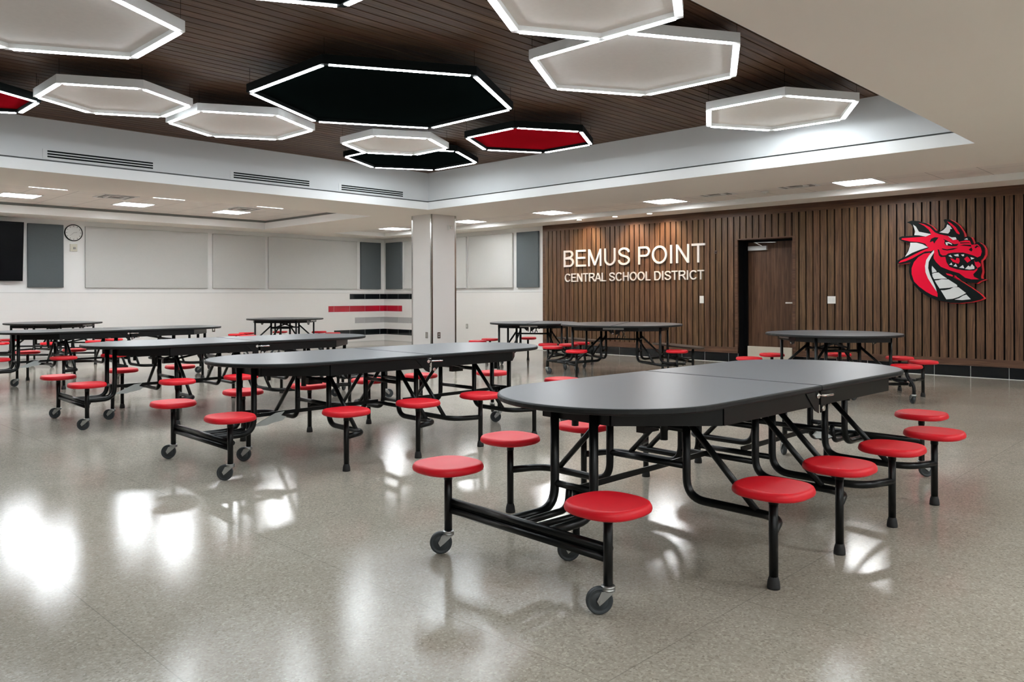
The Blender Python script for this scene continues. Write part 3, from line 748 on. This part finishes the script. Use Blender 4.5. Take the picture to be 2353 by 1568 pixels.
for x, y, lb in [(3.72, 15.33, 'square recessed light by the left picture edge, back row'), (5.60, 15.33, 'middle square recessed light of the back row by the left wall'),
                 (7.52, 15.33, 'right square recessed light of the back row by the left wall'),
                 (3.80, 13.70, 'left square recessed light of the front row, seen as a thin line'), (5.70, 13.70, 'middle square recessed light of the front row, seen as a thin line'),
                 (7.64, 13.70, 'right square recessed light of the front row, beside the square vent')]:
    troffer(x, y, 2.93, lb, GT2)
WORD = ['first', 'second', 'third', 'fourth', 'fifth']
for j, y in enumerate((-1.6, -4.2)):  # unseen lights added to brighten the near floor and ceiling
    for i, x in enumerate((-2.5, 1.0, 4.5, 8.0)):
        troffer(x, y, ZS - 0.012, 'added square light outside the picture, %s of row %s in the near soffit' % (WORD[i], WORD[j]), 'added square lights in the near soffit')
for x, y, lb in [(1.85, 15.33, 'back row, first'), (-0.05, 15.33, 'back row, second'), (1.90, 13.70, 'front row, first'), (0.0, 13.70, 'front row, second')]:  # rows carried on out of view, added as extra light
    troffer(x, y, 2.93, 'added square light outside the picture by the left wall, %s beyond the edge' % lb, 'added square lights beyond the left edge')
for x, y, lb in [(11.6, 1.0, 'nearer'), (11.6, -2.2, 'farther')]:  # two more unseen lights added along the tile strip
    troffer(x, y, 2.829, 'added square light outside the picture at right, %s one beyond the edge' % lb, 'added square lights beyond the right edge')

def vent(x, y, z, label, n=4):
    root = empty('ceiling_vent', (x, y, z)); tag(root, label, 'vent', 'square air vents in the tile ceilings')
    m_ = MB(); a = 0.30
    MB().box((-a, -a, 0.002), (a, a, 0.02)).build('backing', GRILLE, root)
    for i in range(n):
        r0 = 0.29 - i * 0.065; r1 = r0 - 0.035; m_ = MB()
        for s0, s1 in (((-r0, -r0), (r0, -r1)), ((-r0, r1), (r0, r0)), ((-r0, -r1), (-r1, r1)), ((r1, -r1), (r0, r1))): m_.box((s0[0], s0[1], -0.008 - 0.003 * i), (s1[0], s1[1], 0.002))
        m_.build('vane', FRW if i % 2 == 0 else GRILLE, root)
vent(4.95, 14.35, 2.93, 'dark square vent between the two left back row lights')
vent(7.40, 14.55, 2.93, 'square vent right behind a light, near the tile field corner')
vent(11.25, 6.45, 2.829, 'flat grey vent in the strip left of the smoke detector')
vent(11.25, 5.10, 2.829, 'flat grey vent in the strip right of the smoke detector')
o = MB().lathe([(0.055, 0.0), (0.055, -0.015), (0.03, -0.03), (0.012, -0.032), (0.012, -0.045)], (11.55, 5.70, 2.829), 20).build('smoke_detector', PLW)
tag(o, 'small round white detector on the tile strip between two grey vents', 'smoke detector')

for i, (y, ty, lb) in enumerate([(10.04, 9.95, 'leftmost small round downlight above the lettering'), (9.15, 8.79, 'second small round downlight above the lettering'),
                                 (8.35, 8.03, 'third small round downlight above the lettering')]):
    root = empty('downlight', (12.28, y, ZS)); tag(root, lb, 'downlight', 'round downlights in the soffit by the timber wall')
    MB().lathe([(0.060, 0.0), (0.060, -0.006), (0.048, -0.007)], (0, 0, 0), 24).build('trim_ring', PLW, root)
    MB().lathe([(0.046, -0.0095), (0.046, -0.0068)], (0, 0, 0), 24).build('lens', CAN, root)
    L = bpy.data.lights.new('downlight_beam', 'SPOT'); L.energy = SPOT_W; L.color = (1.0, 0.68, 0.45); L.spot_size = math.radians(86); L.spot_blend = 0.8; L.shadow_soft_size = 0.04
    lo = bpy.data.objects.new('downlight_beam', L); COL.objects.link(lo); lo.parent = root; lo.location = (0, 0, -0.02)
    d = Vector((XW - 12.28, ty - y + 0.25, -0.55)); lo.rotation_euler = d.to_track_quat('-Z', 'Y').to_euler()

def slotvent(x0, x1, label):
    root = empty('slot_vent', ((x0 + x1) / 2, PY1 + 0.01, 2.955)); tag(root, label, 'vent', 'slot vents in the pit wall'); h = (x1 - x0) / 2
    MB().box((-h - 0.05, -0.006, -0.055), (h + 0.012, 0.0, 0.065)).build('frame', mat('vent_white_%d' % int(x0), (0.66, 0.665, 0.665, 1), 0.6, var=0.02), root)
    for z in (-0.036, -0.003, 0.030): MB().box((-h, -0.009, z), (h, -0.0055, z + 0.019)).build('slot', BLACKM, root)
slotvent(2.93, 4.195, 'left slot vent with three dark slits in the pale pit wall')
slotvent(5.335, 6.577, 'middle slot vent with three dark slits in the pale pit wall')
slotvent(7.167, 8.412, 'right slot vent with three dark slits, nearest the pit corner')

# ------------------------------------------------------------------ wall panels and fittings
def bevelbox(a, b, r=0.008):
    (x0, y0, z0), (x1, y1, z1) = a, b
    return MB().box(a, b)
def panel_l(x0, x1, z0, z1, m_, label, grp, d=0.05):
    o = MB().box((x0, YL - d, z0), (x1, YL - 0.001, z1)).build('acoustic_panel', m_)
    mod = o.modifiers.new('round', 'BEVEL'); mod.width = 0.007; mod.segments = 3
    tag(o, label, 'acoustic panel', grp)
def panel_r(y0, y1, z0, z1, m_, label, grp, d=0.05):
    o = MB().box((XB - d, y0, z0), (XB - 0.001, y1, z1)).build('acoustic_panel', m_)
    mod = o.modifiers.new('round', 'BEVEL'); mod.width = 0.007; mod.segments = 3
    tag(o, label, 'acoustic panel', grp)
GP, GG = 'pale fabric wall panels', 'dark grey fabric wall panels'
ZA, ZB = 1.387, 2.635
panel_l(4.35, 4.98, ZA, ZB, PANG, 'slate grey fabric panel between television and clock', GG)
panel_l(5.38, 7.93, ZA, ZB, PANW, 'long pale fabric panel right of the clock', GP)
panel_l(8.05, 9.345, ZA, ZB, PANW, 'square pale fabric panel between the two long ones', GP)
panel_l(9.43, 11.97, ZA, ZB, PANW, 'long pale fabric panel left of the dark panel in the far corner', GP)
panel_l(12.085, 12.73, ZA, ZB, PANG, 'dark grey fabric panel left of the far corner', GG)
panel_r(16.55, 17.23, ZA, ZB, PANG, 'dark grey fabric panel right of the far corner, left of the column', GG)
panel_r(14.02, 16.42, ZA, ZB, PANW, 'pale fabric panel mostly hidden by the column', GP)
panel_r(12.45, 13.93, ZA, ZB, PANW, 'pale fabric panel right of the column', GP)
panel_r(11.655, 12.32, ZA, ZB, PANG, 'dark grey fabric panel beside the timber wall edge', GG)

def tv():
    root = empty('television', (3.25, YL - 0.10, 2.075)); root.rotation_euler = (math.radians(5), 0, 0)
    tag(root, 'big black wall television cut off by the left picture edge', 'television')
    MB().box((-1.0, -0.06, -0.565), (1.0, 0.0, 0.565)).build('case', BLACKM, root)
    MB().box((-0.985, -0.063, -0.55), (0.985, -0.06, 0.55)).build('screen', SCREEN, root)
    MB().box((-0.2, 0.0, -0.2), (0.2, 0.06, 0.2)).build('wall_bracket', BLACKM, root)
tv()
def clock():
    root = empty('wall_clock', (5.168, YL, 2.492)); tag(root, 'round white wall clock with thin black rim', 'clock')
    MB().lathe([(0.165, 0.0), (0.168, -0.035), (0.160, -0.042), (0.152, -0.040), (0.152, -0.030)], (0, 0, 0), 40, 'y').build('rim', BLACKM, root)
    MB().lathe([(0.153, -0.022), (0.153, -0.031)], (0, 0, 0), 40, 'y').build('face', CLKF, root)
    for h in range(12):
        a = 2 * PI * h / 12; p, q = Vector((math.sin(a), 0, math.cos(a))) * 0.120, Vector((math.sin(a), 0, math.cos(a))) * 0.140; p.y = q.y = -0.0325
        MB().bar(p, q, 0.003, 0.008).build('hour_mark', BLACKM, root)
    MB().bar((0, -0.035, 0), (0.066, -0.035, 0.012), 0.003, 0.007).build('hour_hand', GRILLE, root)
    MB().bar((0, -0.037, 0), (-0.066, -0.037, -0.060), 0.003, 0.005).build('minute_hand', GRILLE, root)
clock()
def plate(name, face, x, y, z, w_, h_, m_, label, cat, parts, grp=None, d=0.006):
    """wall plate; face 'x' looks to -x, 'y' looks to -y; parts = (name, du, dz, w, h, depth, mat)"""
    root = empty(name, (x, y, z)); tag(root, label, cat, grp)
    def bb(du, dz, w, h, d0, d1, nm, mm):
        if face == 'x': MB().box((-d1, du - w / 2, dz - h / 2), (-d0, du + w / 2, dz + h / 2)).build(nm, mm, root)
        else: MB().box((du - w / 2, -d1, dz - h / 2), (du + w / 2, -d0, dz + h / 2)).build(nm, mm, root)
    bb(0, 0, w_, h_, 0, d, 'plate', m_)
    for nm, du, dz, w, h, dd, mm in parts: bb(du, dz, w, h, d, d + dd, nm, mm)
OUT = [('socket', 0, 0.022, 0.034, 0.028, 0.003, GRILLE), ('socket', 0, -0.022, 0.034, 0.028, 0.003, GRILLE)]
G = 'wall outlets'
plate('wall_outlet', 'x', 9.436, 11.405, 0.465, 0.07, 0.115, STEEL, 'steel outlet low on the left face of the column', 'outlet', OUT, G)
plate('wall_outlet', 'y', 9.612, 11.266, 0.460, 0.07, 0.115, STEEL, 'steel outlet low on the right face of the column', 'outlet', OUT, G)
plate('wall_outlet', 'x', XB - 0.012, 14.02, 0.465, 0.07, 0.115, STEEL, 'steel outlet on white tile right of the column', 'outlet', [('socket', 0, 0, 0.03, 0.07, 0.003, PLW)], G)
plate('wall_outlet', 'y', 8.074, YL - 0.012, 0.453, 0.07, 0.115, STEEL, 'small outlet on the far white tile wall behind the tables', 'outlet', [('socket', 0, 0, 0.03, 0.06, 0.003, PLW)], G)
plate('fire_alarm', 'y', 9.900, 11.266, 2.50, 0.105, 0.095, PLW, 'small white alarm device high on the column', 'alarm', [('strobe', 0, 0.0, 0.045, 0.045, 0.02, CHROME), ('band', 0, 0.034, 0.09, 0.012, 0.008, PLB)], None, 0.025)
plate('clock_speaker_box', 'y', 5.170, YL, 2.192, 0.13, 0.145, PLB, 'small cream box with a round knob under the clock', 'control box', [('knob', 0.012, -0.01, 0.04, 0.04, 0.018, GRILLE)], None, 0.03)
plate('light_switch', 'x', XW + 0.002, 7.562, 1.122, 0.085, 0.135, PLW, 'single white switch plate on the slats left of the door', 'light switch', [('rocker', 0, 0, 0.033, 0.066, 0.004, PLW)], 'light switches')
plate('light_switch', 'x', XW + 0.002, 5.172, 1.120, 0.130, 0.120, PLW, 'double white switch plate on the slats right of the door', 'light switch', [('rocker', 0.027, 0, 0.036, 0.068, 0.004, CLKF), ('rocker', -0.027, 0, 0.036, 0.068, 0.004, CLKF)], 'light switches')
plate('wall_sensor', 'x', XW + 0.002, 7.27, 1.985, 0.055, 0.065, mat('dark_brown_plastic', (0.035, 0.015, 0.010, 1), 0.4, var=0.1), 'small dark square sensor between the lettering and the door', 'sensor', [('lens', 0, 0, 0.02, 0.02, 0.004, BLACKM)])
o = MB().box((12.56, 5.74, 0.0), (12.59, 6.53, 0.322)).build('beige_board', BEIGE); mod = o.modifiers.new('round', 'BEVEL'); mod.width = 0.004; mod.segments = 2
tag(o, 'low flat beige board standing on the floor in front of the door', 'board')

# ------------------------------------------------------------------ lettering
def arc(cx, cy, rx, ry, a0, a1, n=16):
    return [(cx + rx * math.cos(math.radians(a0 + (a1 - a0) * k / n)), cy + ry * math.sin(math.radians(a0 + (a1 - a0) * k / n))) for k in range(n + 1)]
def glyph(ch):
    """centre-line strokes in units of the cap height (cap = 1), glyph starts at x=0; returns strokes, bbox width"""
    t = SW / 2
    if ch == 'I': return [[(t, 0), (t, 1)]], SW
    if ch == 'L': return [[(t, 1), (t, 0)], [(t, t), (0.63, t)]], 0.63
    if ch == 'T': W = 0.79; return [[(0, 1 - t), (W, 1 - t)], [(W / 2, 1), (W / 2, 0)]], W
    if ch == 'E': W = 0.75; return [[(t, 0), (t, 1)], [(t, 1 - t), (W - 0.02, 1 - t)], [(t, 0.52), (W - 0.06, 0.52)], [(t, t), (W, t)]], W
    if ch == 'H': W = 0.785; return [[(t, 0), (t, 1)], [(W - t, 0), (W - t, 1)], [(t, 0.52), (W - t, 0.52)]], W
    if ch == 'N': W = 0.79; return [[(t, 0), (t, 1)], [(W - t, 0), (W - t, 1)], [(t * 1.2, 0.97), (W - t * 1.2, 0.03)]], W
    if ch == 'M': W = 0.96; return [[(t, 0), (t, 1)], [(W - t, 0), (W - t, 1)], [(t * 1.1, 0.97), (W / 2, 0.06)], [(W - t * 1.1, 0.97), (W / 2, 0.06)]], W
    if ch == 'A': W = 0.93; return [[(t, 0), (W / 2 - 0.01, 0.98)], [(W - t, 0), (W / 2 + 0.01, 0.98)], [(0.2, 0.33), (W - 0.2, 0.33)]], W
    if ch == 'U': W = 0.78; return [[(t, 1), (t, 0.38)] + arc(W / 2, 0.38, W / 2 - t, 0.38 - t, 180, 360)[1:] + [(W - t, 1)]], W
    if ch == 'O': W = 0.95; return [arc(W / 2, 0.5, W / 2 - t, 0.5 - t, 0, 360, 40)], W
    if ch == 'C': W = 0.88; return [arc(0.47, 0.5, 0.47 - t, 0.5 - t, 38, 322, 32)], W
    if ch == 'D': W = 0.83; return [[(t, 0), (t, 1)], [(t, 1 - t), (0.38, 1 - t)] + arc(0.38, 0.5, W - 0.38 - t, 0.5 - t, 90, -90, 24)[1:] + [(t, t)]], W
    if ch == 'P': W = 0.76; r = 0.275 - t * 0; return [[(t, 0), (t, 1)], [(t, 1 - t), (0.46, 1 - t)] + arc(0.46, 0.71, W - 0.46 - t, 0.29 - t, 90, -90, 16)[1:] + [(t, 0.42 + t)]], W
    if ch == 'B': W = 0.77; return [[(t, 0), (t, 1)], [(t, 1 - t), (0.43, 1 - t)] + arc(0.43, 0.755, 0.27 - t * 0.6, 0.245 - t, 90, -90, 14)[1:] + [(t, 0.51 + t * 0)],
                                     [(t, 0.51)] + [(0.45, 0.51)] + arc(0.45, 0.285, W - 0.45 - t, 0.225, 90, -90, 14)[1:] + [(t, t)]], W
    if ch == 'R': W = 0.88; return [[(t, 0), (t, 1)], [(t, 1 - t), (0.52, 1 - t)] + arc(0.52, 0.73, 0.235, 0.27 - t, 90, -90, 16)[1:] + [(t, 0.46)], [(0.45, 0.46), (0.58, 0.36), (W - t * 0.9, 0.0)]], W
    if ch == 'S':
        W = 0.80; c = W / 2
        pts = [(W - t - 0.02, 0.72)] + arc(c, 0.74, c - t - 0.02, 0.26 - t, 10, 180, 14) + [(t + 0.05, 0.66), (0.22, 0.57), (c, 0.515), (W - 0.20, 0.45), (W - t - 0.015, 0.35)] + arc(c, 0.27, c - t, 0.27 - t, 0, -170, 14) + [(t, 0.30)]
        return [pts], W
ADV = dict(B=.667, E=.667, M=.833, U=.722, S=.667, P=.667, O=.778, I=.278, N=.722, T=.611, C=.722, R=.722, A=.667, L=.556, H=.722, D=.722)
LSB = dict(B=.073, E=.079, M=.074, U=.079, S=.045, P=.077, O=.048, I=.093, N=.076, T=.021, C=.050, R=.079, A=.0, L=.073, H=.080, D=.077)
def lettering(text, y_start, y_end, z0, cap, label):
    global SW
    em = cap / 0.716
    total = sum(ADV.get(c, .278) for c in text) - LSB[text[0]] - 0.02
    kx = (y_start - y_end) / (total * em)
    root = empty('wall_sign', (XW - 0.03, (y_start + y_end) / 2, z0)); tag(root, label, 'sign'); yc = (y_start + y_end) / 2
    pen = -LSB[text[0]] * em * kx
    for ch in text:
        if ch != ' ':
            st, W = glyph(ch); m_ = MB(); gx = pen + LSB[ch] * em * kx; hw = SW * cap / 2; j = 0
            for pts in st:
                P = [(gx + x * cap * kx, y * cap) for x, y in pts]; n = len(P); L_, R_ = [], []
                closed = abs(P[0][0] - P[-1][0]) + abs(P[0][1] - P[-1][1]) < 1e-6
                for i in range(n):
                    a = P[i - 1] if i else (P[-2] if closed else P[0]); b = P[i + 1] if i < n - 1 else (P[1] if closed else P[-1])
                    dx, dy = b[0] - a[0], b[1] - a[1]; q = math.hypot(dx, dy) or 1
                    L_.append((P[i][0] - dy / q * hw, P[i][1] + dx / q * hw)); R_.append((P[i][0] + dy / q * hw, P[i][1] - dx / q * hw))
                e = 0.0002 * j; j += 1
                vs_ = []
                for (a, b) in zip(L_, R_):
                    for u_, v_ in (a, b):
                        v_ = min(max(v_, 0), cap)
                        vs_.append((-0.0 - e, (y_start - yc) - u_, v_)); vs_.append((0.03 - 0.002, (y_start - yc) - u_, v_))
                fs = []
                for i in range(n - 1):
                    o_ = i * 4; p_ = o_ + 4
                    fs += [(o_, o_ + 2, p_ + 2, p_), (o_ + 1, p_ + 1, p_ + 3, o_ + 3), (o_, p_, p_ + 1, o_ + 1), (o_ + 2, o_ + 3, p_ + 3, p_ + 2)]
                fs += [(0, 1, 3, 2), ((n - 1) * 4, (n - 1) * 4 + 2, (n - 1) * 4 + 3, (n - 1) * 4 + 1)]
                m_.add(vs_, fs)
            m_.build('letter', LET, root)
        pen += ADV.get(ch, .278) * em * kx
SW = 0.118
lettering('BEMUS POINT', 10.875, 7.475, 1.808, 0.352, 'large raised metal letters BEMUS POINT on the timber wall')
SW = 0.128
lettering('CENTRAL SCHOOL DISTRICT', 10.845, 7.500, 1.492, 0.176, 'smaller raised metal letters CENTRAL SCHOOL DISTRICT below the large ones')

# ------------------------------------------------------------------ emblem
EMB = {"black": [[[4.002, 2.304], [3.932, 2.325], [3.838, 2.311], [3.728, 2.272], [3.661, 2.227], [3.599, 2.152], [3.537, 2.146], [3.488, 2.188], [3.471, 2.25], [3.496, 2.306], [3.467, 2.315], [3.414, 2.305], [3.358, 2.27], [3.301, 2.217], [3.262, 2.157], [3.23, 2.093], [3.222, 2.032], [3.175, 2.045], [3.136, 2.03], [3.12, 1.989], [3.093, 1.917], [3.073, 1.959], [3.035, 1.954], [2.988, 1.913], [2.958, 1.859], [2.958, 1.772], [2.981, 1.72], [3.012, 1.69], [3.008, 1.633], [3.003, 1.59], [2.997, 1.528], [3.012, 1.458], [3.005, 1.43], [2.951, 1.422], [3.02, 1.397], [3.067, 1.363], [3.137, 1.368], [3.208, 1.384], [3.271, 1.423], [3.319, 1.473], [3.355, 1.492], [3.367, 1.452], [3.248, 1.383], [3.129, 1.298], [3.021, 1.209], [2.975, 1.152], [3.021, 1.126], [3.13, 1.095], [3.288, 1.076], [3.409, 1.08], [3.572, 1.114], [3.697, 1.166], [3.807, 1.239], [3.9, 1.346], [3.952, 1.439], [3.973, 1.551], [3.969, 1.643], [3.947, 1.694], [4.056, 1.676], [4.117, 1.674], [4.159, 1.691], [4.143, 1.722], [4.082, 1.754], [4.047, 1.778], [4.007, 1.835], [3.972, 1.922], [3.959, 1.984], [4.037, 2.007], [4.081, 2.028], [4.118, 2.052], [4.112, 2.078], [4.072, 2.094], [3.968, 2.094], [3.903, 2.096], [3.886, 2.158], [3.915, 2.229], [3.946, 2.273]]], "red": [[[3.838, 2.284], [3.762, 2.26], [3.686, 2.214], [3.636, 2.157], [3.611, 2.128], [3.553, 2.098], [3.488, 2.08], [3.423, 2.066], [3.366, 2.015], [3.318, 1.999], [3.222, 1.995], [3.151, 1.982], [3.128, 1.919], [3.05, 1.924], [3.012, 1.879], [2.996, 1.817], [3.012, 1.756], [3.051, 1.736], [3.082, 1.706], [3.051, 1.686], [3.012, 1.642], [3.012, 1.607], [3.051, 1.582], [3.055, 1.551], [3.106, 1.495], [3.094, 1.456], [3.028, 1.419], [3.129, 1.421], [3.208, 1.444], [3.287, 1.513], [3.408, 1.556], [3.53, 1.613], [3.596, 1.687], [3.629, 1.743], [3.622, 1.87], [3.662, 1.849], [3.746, 1.849], [3.839, 1.801], [3.925, 1.751], [4.021, 1.712], [4.121, 1.687], [4.091, 1.722], [3.994, 1.76], [3.899, 1.808], [3.805, 1.855], [3.695, 1.9], [3.746, 1.967], [3.83, 1.994], [3.95, 2.009], [4.081, 2.046], [4.072, 2.064], [3.95, 2.067], [3.822, 2.069], [3.729, 2.071], [3.661, 2.108], [3.695, 2.174], [3.762, 2.238]], [[3.679, 1.827], [3.763, 1.816], [3.839, 1.769], [3.9, 1.697], [3.934, 1.605], [3.934, 1.513], [3.9, 1.401], [3.823, 1.317], [3.73, 1.243], [3.647, 1.193], [3.576, 1.166], [3.576, 1.215], [3.613, 1.325], [3.68, 1.435], [3.73, 1.545], [3.742, 1.637], [3.713, 1.727], [3.662, 1.799]], [[3.443, 2.28], [3.398, 2.255], [3.334, 2.188], [3.286, 2.105], [3.282, 2.078], [3.318, 2.098], [3.366, 2.181], [3.414, 2.238]], [[3.465, 1.517], [3.4, 1.502], [3.367, 1.481], [3.375, 1.464], [3.448, 1.492]], [[3.343, 1.487], [3.303, 1.446], [3.255, 1.403], [3.335, 1.445]]], "mark": [[[3.472, 1.773], [3.431, 1.808], [3.367, 1.816], [3.239, 1.813], [3.113, 1.769], [3.051, 1.736], [3.093, 1.693], [3.082, 1.627], [3.051, 1.582], [3.098, 1.548], [3.208, 1.551], [3.319, 1.571], [3.416, 1.61], [3.456, 1.683]], [[3.575, 1.877], [3.554, 1.867], [3.538, 1.803], [3.505, 1.779], [3.464, 1.782], [3.464, 1.759], [3.53, 1.756], [3.558, 1.786]], [[3.504, 2.027], [3.463, 2.007], [3.399, 1.968], [3.35, 1.939], [3.294, 1.945], [3.318, 1.91], [3.374, 1.908], [3.464, 1.926], [3.484, 1.963], [3.476, 1.999]], [[3.521, 1.888], [3.448, 1.867], [3.366, 1.881], [3.302, 1.883], [3.367, 1.859], [3.448, 1.851], [3.505, 1.865]], [[3.683, 1.982], [3.662, 2.035], [3.612, 2.055], [3.562, 2.048], [3.595, 2.005], [3.62, 1.96], [3.637, 1.998]], [[3.286, 1.918], [3.223, 1.927], [3.136, 1.919], [3.128, 1.894], [3.223, 1.91]], [[3.164, 1.85], [3.128, 1.884], [3.113, 1.848], [3.128, 1.822]], [[3.278, 1.962], [3.159, 1.958], [3.136, 1.946], [3.27, 1.946]], [[3.089, 1.882], [3.058, 1.911], [3.019, 1.879], [3.05, 1.889], [3.074, 1.864]], [[3.558, 2.104], [3.431, 2.104], [3.366, 2.047], [3.302, 2.012], [3.238, 2.031], [3.14, 2.026], [3.124, 1.976], [3.207, 1.989], [3.286, 1.971], [3.302, 1.999], [3.366, 2.009], [3.423, 2.062], [3.488, 2.078]], [[3.106, 1.495], [3.055, 1.551], [3.059, 1.508], [3.005, 1.528], [3.02, 1.459], [3.051, 1.494], [3.059, 1.451], [3.094, 1.456]], [[3.093, 1.706], [3.02, 1.704], [3.051, 1.67], [3.082, 1.671]]], "mouth": [[[3.407, 1.735], [3.367, 1.725], [3.335, 1.701], [3.319, 1.739], [3.287, 1.731], [3.279, 1.686], [3.295, 1.651], [3.367, 1.68]], [[3.223, 1.72], [3.183, 1.754], [3.16, 1.731], [3.136, 1.695], [3.18, 1.663]]], "white": [[[3.911, 2.261], [3.873, 2.231], [3.838, 2.164], [3.83, 2.15], [3.661, 2.104], [3.737, 2.071], [3.822, 2.094], [3.894, 2.103], [3.881, 2.158]], [[3.443, 2.235], [3.406, 2.21], [3.378, 2.164], [3.406, 2.164], [3.406, 2.134], [3.431, 2.1], [3.496, 2.112], [3.549, 2.124], [3.496, 2.153], [3.455, 2.195]], [[3.951, 1.99], [3.865, 1.986], [3.779, 1.959], [3.704, 1.91], [3.814, 1.878], [3.925, 1.836], [4.025, 1.78], [3.977, 1.866], [3.955, 1.94]], [[3.624, 1.865], [3.62, 1.833], [3.662, 1.762], [3.696, 1.69], [3.704, 1.599], [3.679, 1.498], [3.638, 1.398], [3.601, 1.306], [3.588, 1.247], [3.646, 1.343], [3.705, 1.444], [3.738, 1.536], [3.746, 1.628], [3.729, 1.719], [3.687, 1.79]], [[3.65, 1.63], [3.596, 1.56], [3.588, 1.54], [3.613, 1.537], [3.648, 1.527], [3.654, 1.58]], [[3.648, 1.514], [3.613, 1.526], [3.563, 1.53], [3.514, 1.486], [3.448, 1.438], [3.514, 1.437], [3.621, 1.432], [3.642, 1.47]], [[3.613, 1.411], [3.563, 1.416], [3.52, 1.43], [3.432, 1.425], [3.319, 1.344], [3.312, 1.317], [3.376, 1.311], [3.424, 1.3], [3.547, 1.292], [3.588, 1.361]], [[3.531, 1.265], [3.482, 1.267], [3.408, 1.282], [3.36, 1.311], [3.296, 1.308], [3.2, 1.223], [3.24, 1.198], [3.304, 1.163], [3.376, 1.139], [3.457, 1.132], [3.498, 1.206]], [[3.348, 1.128], [3.288, 1.15], [3.236, 1.186], [3.196, 1.201], [3.138, 1.134], [3.248, 1.121]], [[3.427, 1.772], [3.399, 1.784], [3.375, 1.747], [3.399, 1.753]], [[3.359, 1.782], [3.298, 1.794], [3.291, 1.758], [3.335, 1.764]], [[3.263, 1.783], [3.223, 1.786], [3.223, 1.764], [3.239, 1.757]], [[3.14, 1.743], [3.089, 1.724], [3.129, 1.706]], [[3.416, 1.641], [3.387, 1.672], [3.375, 1.634]], [[3.363, 1.617], [3.331, 1.652], [3.311, 1.607]], [[3.287, 1.593], [3.239, 1.631], [3.219, 1.582]], [[3.211, 1.573], [3.168, 1.621], [3.144, 1.602], [3.121, 1.641], [3.09, 1.601], [3.09, 1.57], [3.152, 1.563]], [[3.468, 1.971], [3.423, 1.973], [3.386, 1.949], [3.378, 1.931], [3.415, 1.951], [3.443, 1.956], [3.435, 1.929], [3.456, 1.93]], [[3.431, 2.061], [3.382, 2.04], [3.334, 2.04], [3.318, 2.008], [3.366, 2.0]], [[3.222, 2.003], [3.183, 2.019], [3.171, 1.996]]]}
def emblem():
    root = empty('wall_emblem', (12.74, 3.5, 1.7)); tag(root, 'red, black and white dragon head emblem on the timber wall right of the door', 'emblem')
    def layer(key, x0, x1, m_, nm, sm=None):
        for P in EMB[key]:
            P = [(y - 3.5, z - 1.7) for y, z in P]; n = len(P)
            ar = sum(P[i][0] * P[(i + 1) % n][1] - P[(i + 1) % n][0] * P[i][1] for i in range(n))
            if ar > 0: P = P[::-1]
            b = MB(); b.add([(x0, y, z) for y, z in P] + [(x1, y, z) for y, z in P], [tuple(range(n)), tuple(reversed(range(n, 2 * n)))] + [(i, n + i, n + (i + 1) % n, (i + 1) % n) for i in range(n)])
            b.build(nm, m_, root)
    layer('black', 0.0, 0.008, EMB_K, 'black_face')
    for P in EMB['black']:  # shifted red slab stands in for the soft halo on the wall
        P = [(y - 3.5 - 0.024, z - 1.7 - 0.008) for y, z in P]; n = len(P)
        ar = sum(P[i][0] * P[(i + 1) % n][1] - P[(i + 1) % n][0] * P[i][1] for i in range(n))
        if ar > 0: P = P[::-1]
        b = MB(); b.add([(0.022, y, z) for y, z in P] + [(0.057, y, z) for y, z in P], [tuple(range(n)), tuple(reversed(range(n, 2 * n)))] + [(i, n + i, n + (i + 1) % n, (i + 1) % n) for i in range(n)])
        b.build('red_halo_panel', EMB_HALO, root)
    layer('red', -0.003, 0.0, EMB_R, 'red_field')
    layer('mark', -0.005, -0.003, EMB_K, 'black_mark')
    layer('mouth', -0.007, -0.005, EMB_R, 'mouth_detail')
    layer('white', -0.008, 0.0, EMB_W, 'white_field')
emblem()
